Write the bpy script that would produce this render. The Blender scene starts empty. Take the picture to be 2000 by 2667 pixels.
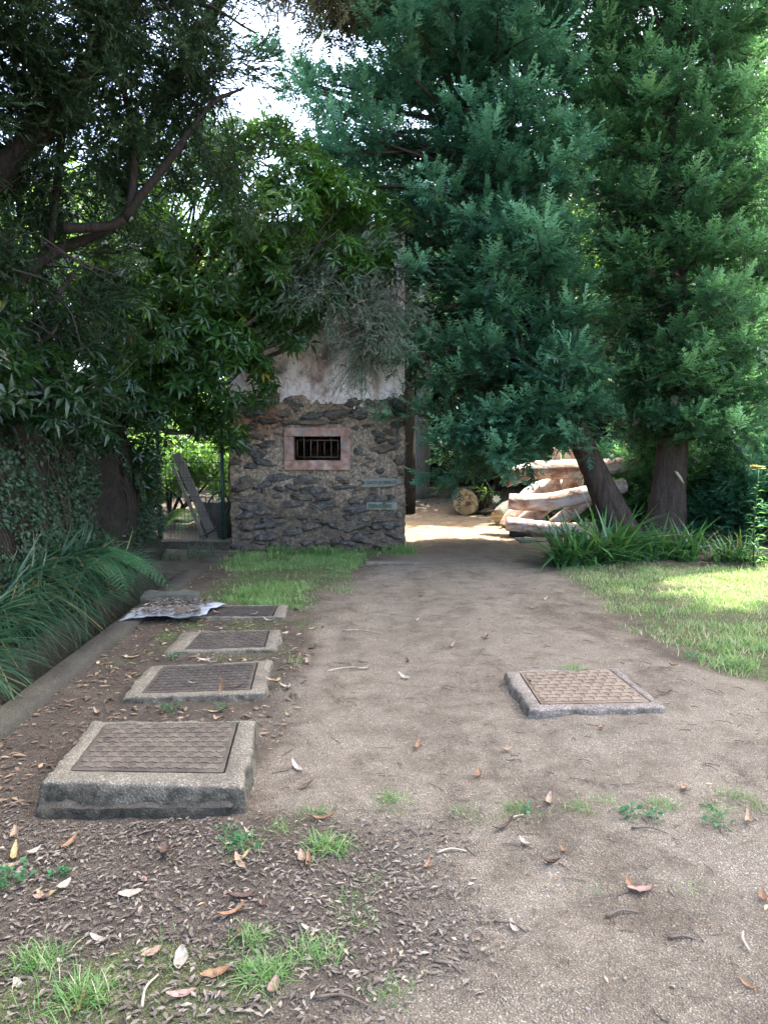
import bpy, math, random
import numpy as np
from mathutils import Vector

S = bpy.context.scene
COL = S.collection
R_ = math.radians

# ------------------------------------------------------------------ camera
cam_d = bpy.data.cameras.new('camera')
cam_d.sensor_fit = 'AUTO'; cam_d.sensor_width = 36.0; cam_d.lens = 26.0
cam_d.clip_start = 0.05; cam_d.clip_end = 600
cam = bpy.data.objects.new('camera', cam_d); COL.objects.link(cam)
cam.location = (0, 0, 1.6); cam.rotation_euler = (R_(90 - 5.76), 0, 0)
S.camera = cam

# ------------------------------------------------------------------ light
SUN_ELEV, SUN_AZ = 63.0, 55.0          # azimuth: degrees to the right of straight ahead (+Y)
W = bpy.data.worlds.new('World'); S.world = W; W.use_nodes = True
wt = W.node_tree
sky = wt.nodes.new('ShaderNodeTexSky'); sky.sky_type = 'NISHITA'; sky.sun_disc = False
sky.sun_elevation = R_(SUN_ELEV); sky.sun_rotation = R_(SUN_AZ)
sky.air_density = 0.7; sky.dust_density = 4.0; sky.ozone_density = 1.0
bg = wt.nodes['Background']; bg.inputs['Strength'].default_value = 0.15
wt.links.new(sky.outputs[0], bg.inputs['Color'])
sd = bpy.data.lights.new('sun', 'SUN'); sd.energy = 2.6; sd.angle = R_(0.53); sd.color = (1.0, 0.95, 0.86)
sun = bpy.data.objects.new('sun', sd); COL.objects.link(sun)
ce = math.cos(R_(SUN_ELEV))
to_sun = Vector((ce * math.sin(R_(SUN_AZ)), ce * math.cos(R_(SUN_AZ)), math.sin(R_(SUN_ELEV))))
sun.rotation_euler = (-to_sun).to_track_quat('-Z', 'Y').to_euler()
sun.location = (0, 0, 30)
V = S.view_settings
V.view_transform = 'Standard'; V.look = 'None'; V.exposure = 3.7; V.gamma = 1.0; V.use_curve_mapping = False

# ------------------------------------------------------------------ helpers
ORIG = {}
def org(o):
    return ORIG.get(o, np.zeros(3))

def tag(o, label=None, cat=None, group=None, kind=None):
    if label: o['label'] = label
    if cat: o['category'] = cat
    if group: o['group'] = group
    if kind: o['kind'] = kind
    return o

def thing(name, loc, label, cat, group=None):
    o = bpy.data.objects.new(name, None); COL.objects.link(o)
    o.location = loc; o.empty_display_size = 0.1
    ORIG[o] = np.array(loc, float)
    return tag(o, label, cat, group)

def mesh_data(name, P, F, mat, tint=None, smooth=False, attrs=None):
    P = np.ascontiguousarray(P, dtype=np.float32); F = np.asarray(F, dtype=np.int32)
    me = bpy.data.meshes.new(name)
    m, k = F.shape
    me.vertices.add(len(P)); me.vertices.foreach_set('co', P.ravel())
    me.loops.add(m * k); me.loops.foreach_set('vertex_index', np.ascontiguousarray(F).ravel())
    me.polygons.add(m); me.polygons.foreach_set('loop_start', np.arange(0, m * k, k, dtype=np.int32))
    if smooth: me.polygons.foreach_set('use_smooth', np.ones(m, dtype=bool))
    me.update(calc_edges=True)
    if tint is not None:
        a = me.attributes.new('tint', 'FLOAT', 'POINT'); a.data.foreach_set('value', np.asarray(tint, dtype=np.float32))
    for n, v in (attrs or {}).items():
        a = me.attributes.new(n, 'FLOAT', 'POINT'); a.data.foreach_set('value', np.asarray(v, dtype=np.float32))
    if mat: me.materials.append(mat)
    return me

def link(name, me, parent=None, loc=(0, 0, 0)):
    o = bpy.data.objects.new(name, me); COL.objects.link(o); o.location = loc
    if parent: o.parent = parent
    return o

def obj(name, P, F, mat, parent=None, tint=None, smooth=False, attrs=None):
    """mesh in world coordinates, stored relative to its thing's base"""
    P = np.asarray(P, float)
    if parent is not None:
        o3 = org(parent)
        o = link(name, mesh_data(name, P - o3, F, mat, tint, smooth, attrs), parent); ORIG[o] = o3
    else:
        o3 = np.array([P[:, 0].mean(), P[:, 1].mean(), P[:, 2].min()])
        o = link(name, mesh_data(name, P - o3, F, mat, tint, smooth, attrs), None, o3); ORIG[o] = o3
    return o

def pobj(name, verts, faces, mat, parent=None, smooth=False):
    """n-gon capable small mesh"""
    v = np.asarray(verts, float)
    o3 = org(parent) if parent is not None else np.array([v[:, 0].mean(), v[:, 1].mean(), v[:, 2].min()])
    me = bpy.data.meshes.new(name); me.from_pydata([tuple(x) for x in v - o3], [], faces); me.update()
    if smooth:
        for p in me.polygons: p.use_smooth = True
    me.materials.append(mat)
    o = link(name, me, parent, (0, 0, 0) if parent is not None else o3); ORIG[o] = o3
    return o

def nrm(a):
    return a / np.maximum(np.linalg.norm(a, axis=-1, keepdims=True), 1e-9)

def hash3(i, j, k, seed):
    n = (i * 374761393 + j * 668265263 + k * 1274126177 + seed * 974634777).astype(np.uint64)
    n = (n ^ (n >> np.uint64(13))) * np.uint64(1274126177)
    n = n ^ (n >> np.uint64(16))
    return (n & np.uint64(0xFFFFFF)).astype(np.float64) / 0xFFFFFF

def vnoise(P, seed=0):
    P = np.asarray(P, float); I = np.floor(P).astype(np.int64); f = P - I; f = f * f * (3 - 2 * f); I = I + 100000
    r = 0
    for a in (0, 1):
        for b in (0, 1):
            for c in (0, 1):
                w = (f[..., 0] if a else 1 - f[..., 0]) * (f[..., 1] if b else 1 - f[..., 1]) * (f[..., 2] if c else 1 - f[..., 2])
                r = r + w * hash3(I[..., 0] + a, I[..., 1] + b, I[..., 2] + c, seed)
    return r * 2 - 1

def fbm(P, oct=4, seed=0, gain=0.5):
    P = np.asarray(P, float); r = 0; a = 1.0
    for o in range(oct):
        r = r + a * vnoise(P * (2 ** o), seed + o * 7); a *= gain
    return r

def xyz(x, y, z=0.0):
    x, y = np.broadcast_arrays(np.asarray(x, float), np.asarray(y, float))
    return np.stack([x, y, np.broadcast_to(np.asarray(z, float), x.shape)], -1)

def sstep(a, b, x):
    t = np.clip((x - a) / (b - a), 0, 1); return t * t * (3 - 2 * t)

def frames(d, up):
    y = nrm(d); x = nrm(np.cross(y, up)); z = np.cross(x, y)
    return np.stack([x, y, z], -1)

def scatter(tv, tf, Rm, T, scale, tint, tl=None):
    """copies of a small template as one mesh; returns verts, faces, tint"""
    M, n = len(T), len(tv)
    P = np.einsum('mij,nj->mni', Rm, tv) * np.asarray(scale).reshape(-1, 1, 1) + T[:, None, :]
    F = (np.asarray(tf)[None] + (np.arange(M) * n)[:, None, None]).reshape(-1, np.asarray(tf).shape[1])
    t = np.repeat(np.asarray(tint), n)
    if tl is not None: t = np.clip(t + np.tile(tl, M), 0, 1)
    return P.reshape(-1, 3), F, t

def join(parts):
    Ps, Fs, Ts, n = [], [], [], 0
    for P, F, t in parts:
        Ps.append(P); Fs.append(np.asarray(F) + n); Ts.append(t if t is not None else np.full(len(P), .5)); n += len(P)
    return np.concatenate(Ps), np.concatenate(Fs), np.concatenate(Ts)

def spline(pts, n):
    p = np.asarray(pts, float); k = len(p)
    if k == 2:
        t = np.linspace(0, 1, n)[:, None]; return p[0] * (1 - t) + p[1] * t
    q = np.vstack([2 * p[0] - p[1], p, 2 * p[-1] - p[-2]]); out = []
    for s in np.linspace(0, k - 1, n):
        i = min(int(s), k - 2); t = s - i; a, b, c, d = q[i:i + 4]
        out.append(.5 * ((2 * b) + (c - a) * t + (2 * a - 5 * b + 4 * c - d) * t * t + (3 * b - a - 3 * c + d) * t ** 3))
    return np.array(out)

def tube(pts, rad, seg=8, rough=0.0, freq=3.0, seed=0, ridge=0.0, nr=9, cap=True):
    p = np.asarray(pts, float); n = len(p); r = np.broadcast_to(np.asarray(rad, float), (n,))
    d = nrm(np.gradient(p, axis=0)); ref = np.array([0.31, 0.93, 0.17]) if abs(d[:, 1]).mean() < .8 else np.array([1.0, .1, .2])
    x = nrm(np.cross(d, ref)); z = np.cross(x, d)
    a = np.linspace(0, 2 * math.pi, seg, endpoint=False)
    dirs = np.cos(a)[None, :, None] * x[:, None] + np.sin(a)[None, :, None] * z[:, None]
    rr = np.repeat(r[:, None], seg, 1)
    base = p[:, None] + dirs * rr[..., None]
    if rough: rr = rr * (1 + rough * fbm(base * freq, 3, seed))
    if ridge:
        L = np.arange(n)[:, None] / max(n, 1)
        w = a[None] + .35 * vnoise(xyz(np.cos(a)[None] * 2 + L * 0, L * 6 + np.sin(a)[None] * 2), seed)
        rr = rr * (1 + ridge * np.abs(np.sin(w * nr / 2)) + ridge * .7 * fbm(xyz(np.cos(w) * 6, np.sin(w) * 6, L * 5), 2, seed + 3))
    P = (p[:, None] + dirs * rr[..., None]).reshape(-1, 3)
    i = np.arange(n - 1)[:, None] * seg; j = np.arange(seg)[None]; k = (j + 1) % seg
    F = np.stack([i + j, i + k, i + seg + k, i + seg + j], -1).reshape(-1, 4)
    if cap:
        P = np.vstack([P, p[0], p[-1]]); c0, c1 = n * seg, n * seg + 1; j = np.arange(seg); k = (j + 1) % seg
        F = np.vstack([F, np.stack([np.full(seg, c0), k, j, j], -1), np.stack([np.full(seg, c1), (n - 1) * seg + j, (n - 1) * seg + k, (n - 1) * seg + k], -1)])
    return P, F

def tris(F):
    """quads (possibly with a doubled last index) to triangles"""
    F = np.asarray(F); a = F[:, [0, 1, 2]]; m = F[:, 2] != F[:, 3]
    return np.vstack([a, F[m][:, [0, 2, 3]]])

def box(x0, x1, y0, y1, z0, z1):
    v = [(x, y, z) for z in (z0, z1) for y in (y0, y1) for x in (x0, x1)]
    f = [(0, 2, 3, 1), (4, 5, 7, 6), (0, 1, 5, 4), (2, 6, 7, 3), (0, 4, 6, 2), (1, 3, 7, 5)]
    return np.array(v, float), np.array(f)

def rough_box(x0, x1, y0, y1, z0, z1, step=.03, amp=.006, seed=0, rnd=.012):
    """box with subdivided, worn faces"""
    Ps, Fs, n = [], [], 0
    c = np.array([(x0 + x1) / 2, (y0 + y1) / 2, (z0 + z1) / 2]); h = np.array([(x1 - x0) / 2, (y1 - y0) / 2, (z1 - z0) / 2])
    for ax in range(3):
        u, w = [k for k in range(3) if k != ax]
        nu, nw = max(2, min(40, int(2 * h[u] / step) + 1)), max(2, min(40, int(2 * h[w] / step) + 1))
        for s in (-1, 1):
            A, B = np.meshgrid(np.linspace(-1, 1, nu), np.linspace(-1, 1, nw), indexing='ij')
            q = np.zeros((nu, nw, 3)); q[..., u] = A; q[..., w] = B; q[..., ax] = s
            Ps.append((q * h).reshape(-1, 3))
            i = np.arange(nu - 1)[:, None] * nw; j = np.arange(nw - 1)[None]
            f = np.stack([i + j, i + j + 1, i + nw + j + 1, i + nw + j], -1).reshape(-1, 4) + n
            flip = (s > 0) == (ax == 1)
            Fs.append(f[:, ::-1] if not flip else f); n += nu * nw
    P = np.concatenate(Ps); inner = np.clip(P, -(h - rnd), h - rnd); d = P - inner
    P = inner + nrm(d) * np.minimum(np.linalg.norm(d, axis=1, keepdims=True), rnd) + c
    nn = nrm(d); P = P + nn * (amp * fbm(P * 14, 3, seed))[:, None]
    return P, np.concatenate(Fs)

# ------------------------------------------------------------------ materials
class NT:
    def __init__(s, name):
        s.m = bpy.data.materials.new(name); s.m.use_nodes = True; s.t = s.m.node_tree; s.t.nodes.clear()
        s.out = s.n('ShaderNodeOutputMaterial')
    def n(s, ty, **k):
        x = s.t.nodes.new(ty)
        for a, b in k.items(): setattr(x, a, b)
        return x
    def l(s, a, b): s.t.links.new(a, b)
    def val(s, sock, v):
        if hasattr(v, 'is_linked') or hasattr(v, 'links'): s.l(v, sock)
        else: sock.default_value = v
    def co(s, kind='Object'): return s.n('ShaderNodeTexCoord').outputs[kind]
    def pos(s): return s.n('ShaderNodeNewGeometry').outputs['Position']
    def map(s, v, scale): 
        x = s.n('ShaderNodeMapping'); s.l(v, x.inputs['Vector']); x.inputs['Scale'].default_value = scale; return x.outputs[0]
    def noise(s, v, scale, detail=4, rough=.55, dist=0.0):
        x = s.n('ShaderNodeTexNoise'); s.l(v, x.inputs['Vector']); x.inputs['Scale'].default_value = scale
        x.inputs['Detail'].default_value = detail; x.inputs['Roughness'].default_value = rough; x.inputs['Distortion'].default_value = dist
        return x.outputs['Fac']
    def voro(s, v, scale, feature='F1', out='Distance'):
        x = s.n('ShaderNodeTexVoronoi', feature=feature); s.l(v, x.inputs['Vector']); x.inputs['Scale'].default_value = scale; return x.outputs[out]
    def ramp(s, f, stops):
        x = s.n('ShaderNodeValToRGB'); e = x.color_ramp.elements
        while len(e) < len(stops): e.new(.5)
        for i, (p, c) in enumerate(stops):
            e[i].position = p; e[i].color = (*c, 1) if len(c) == 3 else c
        s.l(f, x.inputs[0]); return x.outputs[0]
    def step(s, f, a, b): return s.ramp(f, [(a, (0, 0, 0)), (b, (1, 1, 1))])
    def mix(s, f, a, b, blend='MIX'):
        x = s.n('ShaderNodeMix', data_type='RGBA', blend_type=blend)
        s.val(x.inputs[0], f)
        for sock, v in ((x.inputs[6], a), (x.inputs[7], b)): s.val(sock, (*v, 1) if isinstance(v, tuple) and len(v) == 3 else v)
        return x.outputs[2]
    def math(s, op, a, b=0.0):
        x = s.n('ShaderNodeMath', operation=op); s.val(x.inputs[0], a); s.val(x.inputs[1], b); return x.outputs[0]
    def attr(s, name):
        return s.n('ShaderNodeAttribute', attribute_name=name).outputs['Fac']
    def bump(s, h, strength=.5, dist=.01):
        x = s.n('ShaderNodeBump'); s.l(h, x.inputs['Height']); x.inputs['Strength'].default_value = strength; x.inputs['Distance'].default_value = dist
        return x.outputs[0]
    def bsdf(s, col, rough=.8, normal=None, spec=.3, metal=0.0):
        x = s.n('ShaderNodeBsdfPrincipled'); s.val(x.inputs['Base Color'], (*col, 1) if isinstance(col, tuple) and len(col) == 3 else col)
        s.val(x.inputs['Roughness'], rough); x.inputs['Specular IOR Level'].default_value = spec; x.inputs['Metallic'].default_value = metal
        if normal is not None: s.l(normal, x.inputs['Normal'])
        return x.outputs[0]
    def done(s, sh): s.l(sh, s.out.inputs['Surface']); return s.m

def foliage(name, stops, trans=(.2, .45, .06), tf=.3, rough=.5, spec=.35):
    m = NT(name); t = m.attr('tint'); c = m.ramp(t, stops)
    b = m.bsdf(c, rough, spec=spec)
    tr = m.n('ShaderNodeBsdfTranslucent'); m.l(m.mix(.6, c, trans), tr.inputs['Color'])
    mx = m.n('ShaderNodeMixShader'); mx.inputs[0].default_value = tf; m.l(b, mx.inputs[1]); m.l(tr.outputs[0], mx.inputs[2])
    return m.done(mx.outputs[0])

def plain(name, col, rough=.7, spec=.3, metal=0.0, var=.25, scale=8.0, bump=.3, bdist=.004):
    m = NT(name); p = m.pos(); n = m.noise(p, scale, 5); n2 = m.noise(p, scale * 6, 4)
    c = m.ramp(m.math('ADD', m.math('MULTIPLY', n, .6), m.math('MULTIPLY', n2, .4)), [(.3, tuple(x * (1 - var) for x in col)), (.7, tuple(min(1, x * (1 + var)) for x in col))])
    return m.done(m.bsdf(c, rough, m.bump(n2, bump, bdist), spec, metal))

M = {}
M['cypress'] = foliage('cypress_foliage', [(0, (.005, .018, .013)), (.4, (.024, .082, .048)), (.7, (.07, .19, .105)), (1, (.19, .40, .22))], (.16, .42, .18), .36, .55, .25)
M['cypress_warm'] = foliage('warm_cypress_foliage', [(0, (.006, .019, .011)), (.4, (.028, .09, .042)), (.7, (.085, .21, .09)), (1, (.23, .44, .19))], (.2, .45, .14), .38, .55, .25)
M['cypress_light'] = foliage('light_cypress_foliage', [(0, (.03, .08, .035)), (.5, (.09, .21, .09)), (1, (.18, .36, .15))], (.22, .46, .13), .4, .55, .25)
M['cypress_brown'] = foliage('brown_cypress_twigs', [(0, (.018, .013, .008)), (.6, (.045, .032, .018)), (1, (.075, .058, .03))], (.08, .06, .03), .15, .7, .2)
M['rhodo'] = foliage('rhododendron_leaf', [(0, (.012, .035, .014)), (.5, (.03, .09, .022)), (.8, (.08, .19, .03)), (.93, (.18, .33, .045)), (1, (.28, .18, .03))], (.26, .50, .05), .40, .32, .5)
M['rhodo_shade'] = foliage('shaded_rhododendron_leaf', [(0, (.006, .018, .008)), (.5, (.015, .045, .014)), (.93, (.045, .10, .022)), (1, (.16, .11, .02))], (.10, .24, .03), .25, .35, .45)  # rhododendron leaf darkened to paint in the shade on the bank
M['heath'] = foliage('heath_needles', [(0, (.010, .022, .010)), (.6, (.026, .052, .022)), (1, (.065, .09, .045))], (.08, .17, .04), .22, .6, .15)
M['heath_tip'] = foliage('heath_tips', [(0, (.07, .11, .07)), (.55, (.16, .21, .14)), (.75, (.22, .18, .14)), (1, (.27, .19, .15))], (.16, .2, .1), .25, .6, .2)
M['heath_dry'] = foliage('dry_heath', [(0, (.05, .05, .02)), (.5, (.12, .10, .05)), (1, (.20, .16, .08))], (.2, .16, .06), .3, .7, .2)
M['broad'] = foliage('broad_leaf', [(0, (.03, .075, .016)), (.5, (.065, .16, .03)), (1, (.13, .25, .05))], (.28, .50, .06), .42, .42, .4)
M['woods'] = foliage('wood_leaf', [(0, (.008, .018, .01)), (.6, (.018, .04, .018)), (1, (.035, .075, .03))], (.08, .16, .03), .2, .6, .25)
M['strap'] = foliage('strap_leaf', [(0, (.015, .055, .02)), (.5, (.045, .14, .04)), (.9, (.11, .25, .065)), (1, (.25, .20, .06))], (.16, .36, .05), .28, .35, .5)
M['tussock'] = foliage('tussock_blade', [(0, (.012, .04, .022)), (.7, (.03, .085, .04)), (.9, (.06, .12, .05)), (1, (.18, .14, .05))], (.1, .22, .06), .25, .4, .45)
M['fern'] = foliage('fern_frond', [(0, (.02, .07, .03)), (1, (.06, .16, .06))], (.14, .34, .08), .3, .5, .3)
M['grass'] = foliage('grass_blade', [(0, (.06, .15, .04)), (.5, (.15, .28, .08)), (.8, (.26, .36, .13)), (1, (.50, .44, .26))], (.3, .45, .1), .35, .5, .3)
M['ivy'] = foliage('ivy_leaf', [(0, (.008, .022, .010)), (1, (.028, .065, .026))], (.06, .15, .04), .15, .5, .25)
M['deadleaf'] = foliage('dead_leaf', [(0, (.035, .024, .018)), (.35, (.09, .062, .045)), (.65, (.19, .13, .085)), (.85, (.34, .25, .15)), (1, (.48, .36, .20))], (.2, .12, .05), .1, .6, .3)
M['wetlitter'] = foliage('old_leaf_litter', [(0, (.055, .043, .032)), (.4, (.125, .10, .077)), (.75, (.24, .20, .155)), (1, (.44, .36, .26))], (.1, .07, .04), .05, .6, .35)
M['petal_white'] = plain('white_petal', (.75, .76, .74), .5, var=.05)
M['petal_yellow'] = plain('yellow_petal', (.6, .45, .04), .5, var=.15)
M['petal_pink'] = plain('pink_petal', (.6, .28, .28), .6, var=.15)
M['iron_green'] = plain('green_painted_metal', (.012, .035, .028), .45, .4)
M['wire'] = plain('dark_wire', (.02, .03, .025), .5, .4)
M['black_tube'] = plain('black_tube', (.012, .012, .012), .4, .4)
M['grille'] = plain('rusty_grille', (.12, .085, .065), .7, .3)
M['porcelain'] = plain('porcelain', (.55, .57, .56), .3, .5, var=.1)
M['plank'] = plain('weathered_plank', (.17, .15, .12), .8, var=.3)
M['dark_inside'] = plain('dark_interior', (.02, .02, .02), .9)
M['twig'] = plain('dry_twig', (.12, .09, .065), .85, var=.35, scale=30)
M['twig_pale'] = plain('pale_twig', (.34, .28, .2), .8, var=.3, scale=30)
M['deadtwig'] = plain('grey_branch', (.042, .034, .027), .85, var=.35, scale=20)
M['roots'] = plain('root_fibre', (.045, .03, .02), .9, var=.4, scale=20)
M['pebble'] = plain('pebble', (.22, .19, .15), .8, var=.45, scale=25)
M['sheet'] = plain('weathered_sheet', (.27, .285, .30), .55, .4, var=.35, scale=12)
M['stone_grey'] = plain('grey_field_stone', (.075, .075, .058), .85, var=.35, scale=9, bump=.6, bdist=.01)

def bark(name, dark, light, sx=(9, 9, .8), bs=.9, bd=.02, mossy=0.0):
    m = NT(name); p = m.pos(); st = m.map(p, sx)
    a = m.noise(st, 3, 6, .6, .6); b = m.noise(p, 30, 4); c = m.noise(p, 1.7, 3)
    f = m.math('ADD', m.math('MULTIPLY', a, .7), m.math('MULTIPLY', b, .3))
    col = m.ramp(f, [(.32, dark), (.66, light)])
    if mossy: col = m.mix(m.math('MULTIPLY', m.step(c, .5, .68), mossy), col, (.045, .06, .03))
    return m.done(m.bsdf(col, .88, m.bump(f, bs, bd), .2))
M['bark_cypress'] = bark('cypress_bark', (.014, .010, .007), (.07, .05, .038))
M['bark_heath'] = bark('heath_bark', (.010, .008, .006), (.04, .03, .024), (14, 14, 2))
M['bark_grey'] = bark('grey_bark', (.05, .048, .042), (.14, .135, .12), (14, 14, 1.0), .5, .01, .5)
M['bark_dark'] = bark('dark_bark', (.012, .011, .009), (.036, .031, .026), (14, 14, 1.2))

def log_mat():
    m = NT('red_log_bark'); o = m.map(m.co('Object'), (1.0, 2.2, 2.2)); st = m.noise(o, 4.5, 6, .62, 1.0); f2 = m.noise(o, 45, 4); g = m.noise(o, 1.3, 3)
    col = m.ramp(st, [(.30, (.17, .085, .055)), (.42, (.36, .21, .145)), (.52, (.50, .375, .30)), (.66, (.62, .56, .52))])
    col = m.mix(m.step(g, .46, .62), col, (.58, .54, .50))
    col = m.mix(m.math('MULTIPLY', m.step(f2, .5, .7), .45), col, (.16, .075, .04))
    return m.done(m.bsdf(col, .75, m.bump(m.math('ADD', st, f2), .8, .015), .25))
M['log'] = log_mat()
def cut_mat():
    m = NT('sawn_end'); o = m.co('Object'); w = m.n('ShaderNodeTexWave', wave_type='RINGS', rings_direction='SPHERICAL'); m.l(o, w.inputs['Vector'])
    w.inputs['Scale'].default_value = 9; w.inputs['Distortion'].default_value = 3; w.inputs['Detail'].default_value = 3
    n = m.noise(o, 7, 5); col = m.mix(w.outputs['Fac'], (.30, .24, .15), (.46, .38, .26)); col = m.mix(m.step(n, .52, .62), col, (.13, .10, .06))
    return m.done(m.bsdf(col, .85, m.bump(w.outputs['Fac'], .3, .004), .2))
M['cut'] = cut_mat()

def concrete(name, base, moss=.6):
    m = NT(name); p = m.pos(); g = m.n('ShaderNodeNewGeometry'); sx = m.n('ShaderNodeSeparateXYZ'); m.l(g.outputs['Normal'], sx.inputs[0])
    a = m.noise(p, 5, 6, .6); b = m.noise(p, 38, 5, .65); v = m.voro(p, 90); sp = m.noise(p, 120, 3, .6)
    f = m.math('ADD', m.math('MULTIPLY', a, .6), m.math('MULTIPLY', b, .4))
    col = m.ramp(f, [(.34, tuple(x * .55 for x in base)), (.52, base), (.68, tuple(min(1, x * 1.45) for x in base))])
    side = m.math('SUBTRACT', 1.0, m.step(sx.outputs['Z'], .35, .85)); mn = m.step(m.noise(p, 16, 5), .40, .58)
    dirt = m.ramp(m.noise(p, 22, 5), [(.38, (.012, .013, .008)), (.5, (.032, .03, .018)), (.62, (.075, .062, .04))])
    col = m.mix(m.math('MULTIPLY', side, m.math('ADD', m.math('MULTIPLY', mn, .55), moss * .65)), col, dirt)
    col = m.mix(m.math('MULTIPLY', m.step(a, .55, .68), .5 * moss), col, (.06, .075, .03))
    col = m.mix(m.math('MULTIPLY', m.step(sp, .55, .68), .45), col, tuple(x * 1.7 for x in base)); col = m.mix(m.math('MULTIPLY', m.step(sp, .45, .33), .6), col, (.03, .028, .022))
    return m.done(m.bsdf(col, .9, m.bump(m.math('ADD', b, m.math('MULTIPLY', v, .5)), .8, .008), .2))
M['concrete'] = concrete('weathered_concrete', (.26, .225, .165))
M['concrete_red'] = concrete('warm_concrete', (.30, .25, .20), .25)
M['coping'] = concrete('dirty_coping', (.075, .066, .05), .9)
def iron(name, a, b, rough=.7):
    m = NT(name); p = m.pos(); n = m.noise(p, 9, 6, .6); n2 = m.noise(p, 60, 4)
    f = m.math('ADD', m.math('MULTIPLY', n, .65), m.math('MULTIPLY', n2, .35))
    return m.done(m.bsdf(m.ramp(f, [(.35, a), (.65, b)]), rough, m.bump(n2, .4, .002), .4, .15))
M['iron'] = iron('old_cast_iron', (.05, .04, .031), (.12, .097, .072))
M['iron_raised'] = iron('worn_iron_tread', (.08, .064, .047), (.16, .13, .096), .6)
M['rust'] = iron('rusty_iron', (.115, .08, .052), (.21, .155, .105))
M['rust_raised'] = iron('rusty_tread', (.16, .12, .082), (.25, .195, .138), .65)
M['iron_dark'] = iron('dark_cast_iron', (.035, .03, .026), (.08, .068, .055))

def rock_mat():
    m = NT('dark_rubble_stone'); o = m.pos(); oi = m.n('ShaderNodeObjectInfo').outputs['Random']
    a = m.noise(o, 12, 6, .65, .8); b = m.noise(m.map(o, (1, 1, 4)), 26, 5, .6); c = m.noise(o, 5, 3)
    f = m.math('ADD', m.math('MULTIPLY', a, .5), m.math('MULTIPLY', b, .5))
    col = m.ramp(f, [(.36, (.02, .018, .015)), (.49, (.068, .062, .052)), (.6, (.155, .143, .12)), (.7, (.36, .335, .28))])
    col2 = m.ramp(f, [(.36, (.035, .027, .02)), (.52, (.13, .10, .072)), (.68, (.27, .22, .16))])
    col = m.mix(m.step(oi, .45, .8), col, col2)
    col = m.mix(m.math('MULTIPLY', m.step(c, .55, .66), .5), col, (.075, .085, .05))
    return m.done(m.bsdf(col, .85, m.bump(f, .9, .02), .3))
M['rock'] = rock_mat()
def mortar_mat():
    m = NT('earth_mortar'); o = m.pos(); sx = m.n('ShaderNodeSeparateXYZ'); m.l(o, sx.inputs[0])
    a = m.noise(o, 3.2, 6, .62, .5); b = m.noise(o, 24, 6, .65); c = m.noise(o, 1.5, 3); d = m.noise(m.map(o, (1.2, 1, 3)), 7, 5)
    col = m.ramp(b, [(.32, (.09, .068, .047)), (.5, (.24, .185, .125)), (.68, (.42, .34, .235))])
    up = m.step(m.math('ADD', sx.outputs['Z'], m.math('MULTIPLY', m.math('SUBTRACT', a, .5), .7)), .45, 1.25)
    col = m.mix(up, m.mix(.62, col, (.045, .036, .027)), col)                       # darker towards the foot of the wall
    red = m.math('MULTIPLY', m.step(c, .48, .62), m.step(m.math('DIVIDE', sx.outputs['Z'], 3.0), .42, .62))
    col = m.mix(m.math('MULTIPLY', red, .75), col, m.ramp(b, [(.3, (.10, .045, .03)), (.7, (.27, .13, .085))]))
    col = m.mix(m.math('MULTIPLY', m.step(d, .56, .66), .6), col, (.045, .045, .042))
    return m.done(m.bsdf(col, .92, m.bump(m.math('ADD', a, b), .9, .02), .15))
M['mortar'] = mortar_mat()
def plaster_mat():
    m = NT('stained_pink_plaster'); o = m.pos(); v = m.map(o, (1, 1, .55))
    a = m.noise(v, 3.0, 7, .66, 1.0); b = m.noise(o, 17, 6, .65, .6); c = m.noise(m.map(o, (5, 1, .6)), 2.6, 4); d = m.noise(o, 1.6, 3)
    col = m.ramp(a, [(.34, (.32, .23, .20)), (.42, (.56, .47, .42)), (.5, (.72, .66, .61)), (.62, (.82, .79, .75))])
    col = m.mix(m.math('MULTIPLY', m.step(b, .52, .66), .65), col, (.22, .12, .10))
    col = m.mix(m.math('MULTIPLY', m.step(c, .58, .72), .4), col, (.2, .195, .19))
    col = m.mix(m.math('MULTIPLY', m.step(d, .58, .68), .7), col, (.085, .08, .085))
    return m.done(m.bsdf(col, .9, m.bump(m.math('ADD', a, b), .6, .02), .15))
M['plaster'] = plaster_mat()
def redstone_mat():
    m = NT('red_tuff'); o = m.pos(); a = m.noise(o, 9, 6, .6); b = m.noise(o, 50, 5); c = m.noise(o, 4, 5, .6)
    col = m.ramp(a, [(.35, (.17, .09, .065)), (.56, (.34, .205, .15)), (.7, (.44, .33, .265))])
    col = m.mix(m.math('MULTIPLY', m.step(c, .52, .62), .7), col, (.20, .19, .17)); col = m.mix(m.math('MULTIPLY', m.step(b, .56, .7), .35), col, (.34, .30, .27))
    return m.done(m.bsdf(col, .88, m.bump(b, .5, .006), .2))
M['redstone'] = redstone_mat()
M['arrow'] = plain('lichened_cement', (.20, .205, .165), .9, .2, var=.3, scale=30, bump=.6)
M['letters'] = plain('dark_lettering', (.035, .04, .036), .9, .2)
M['letters_green'] = plain('mossy_lettering', (.05, .085, .045), .9, .2)

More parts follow.
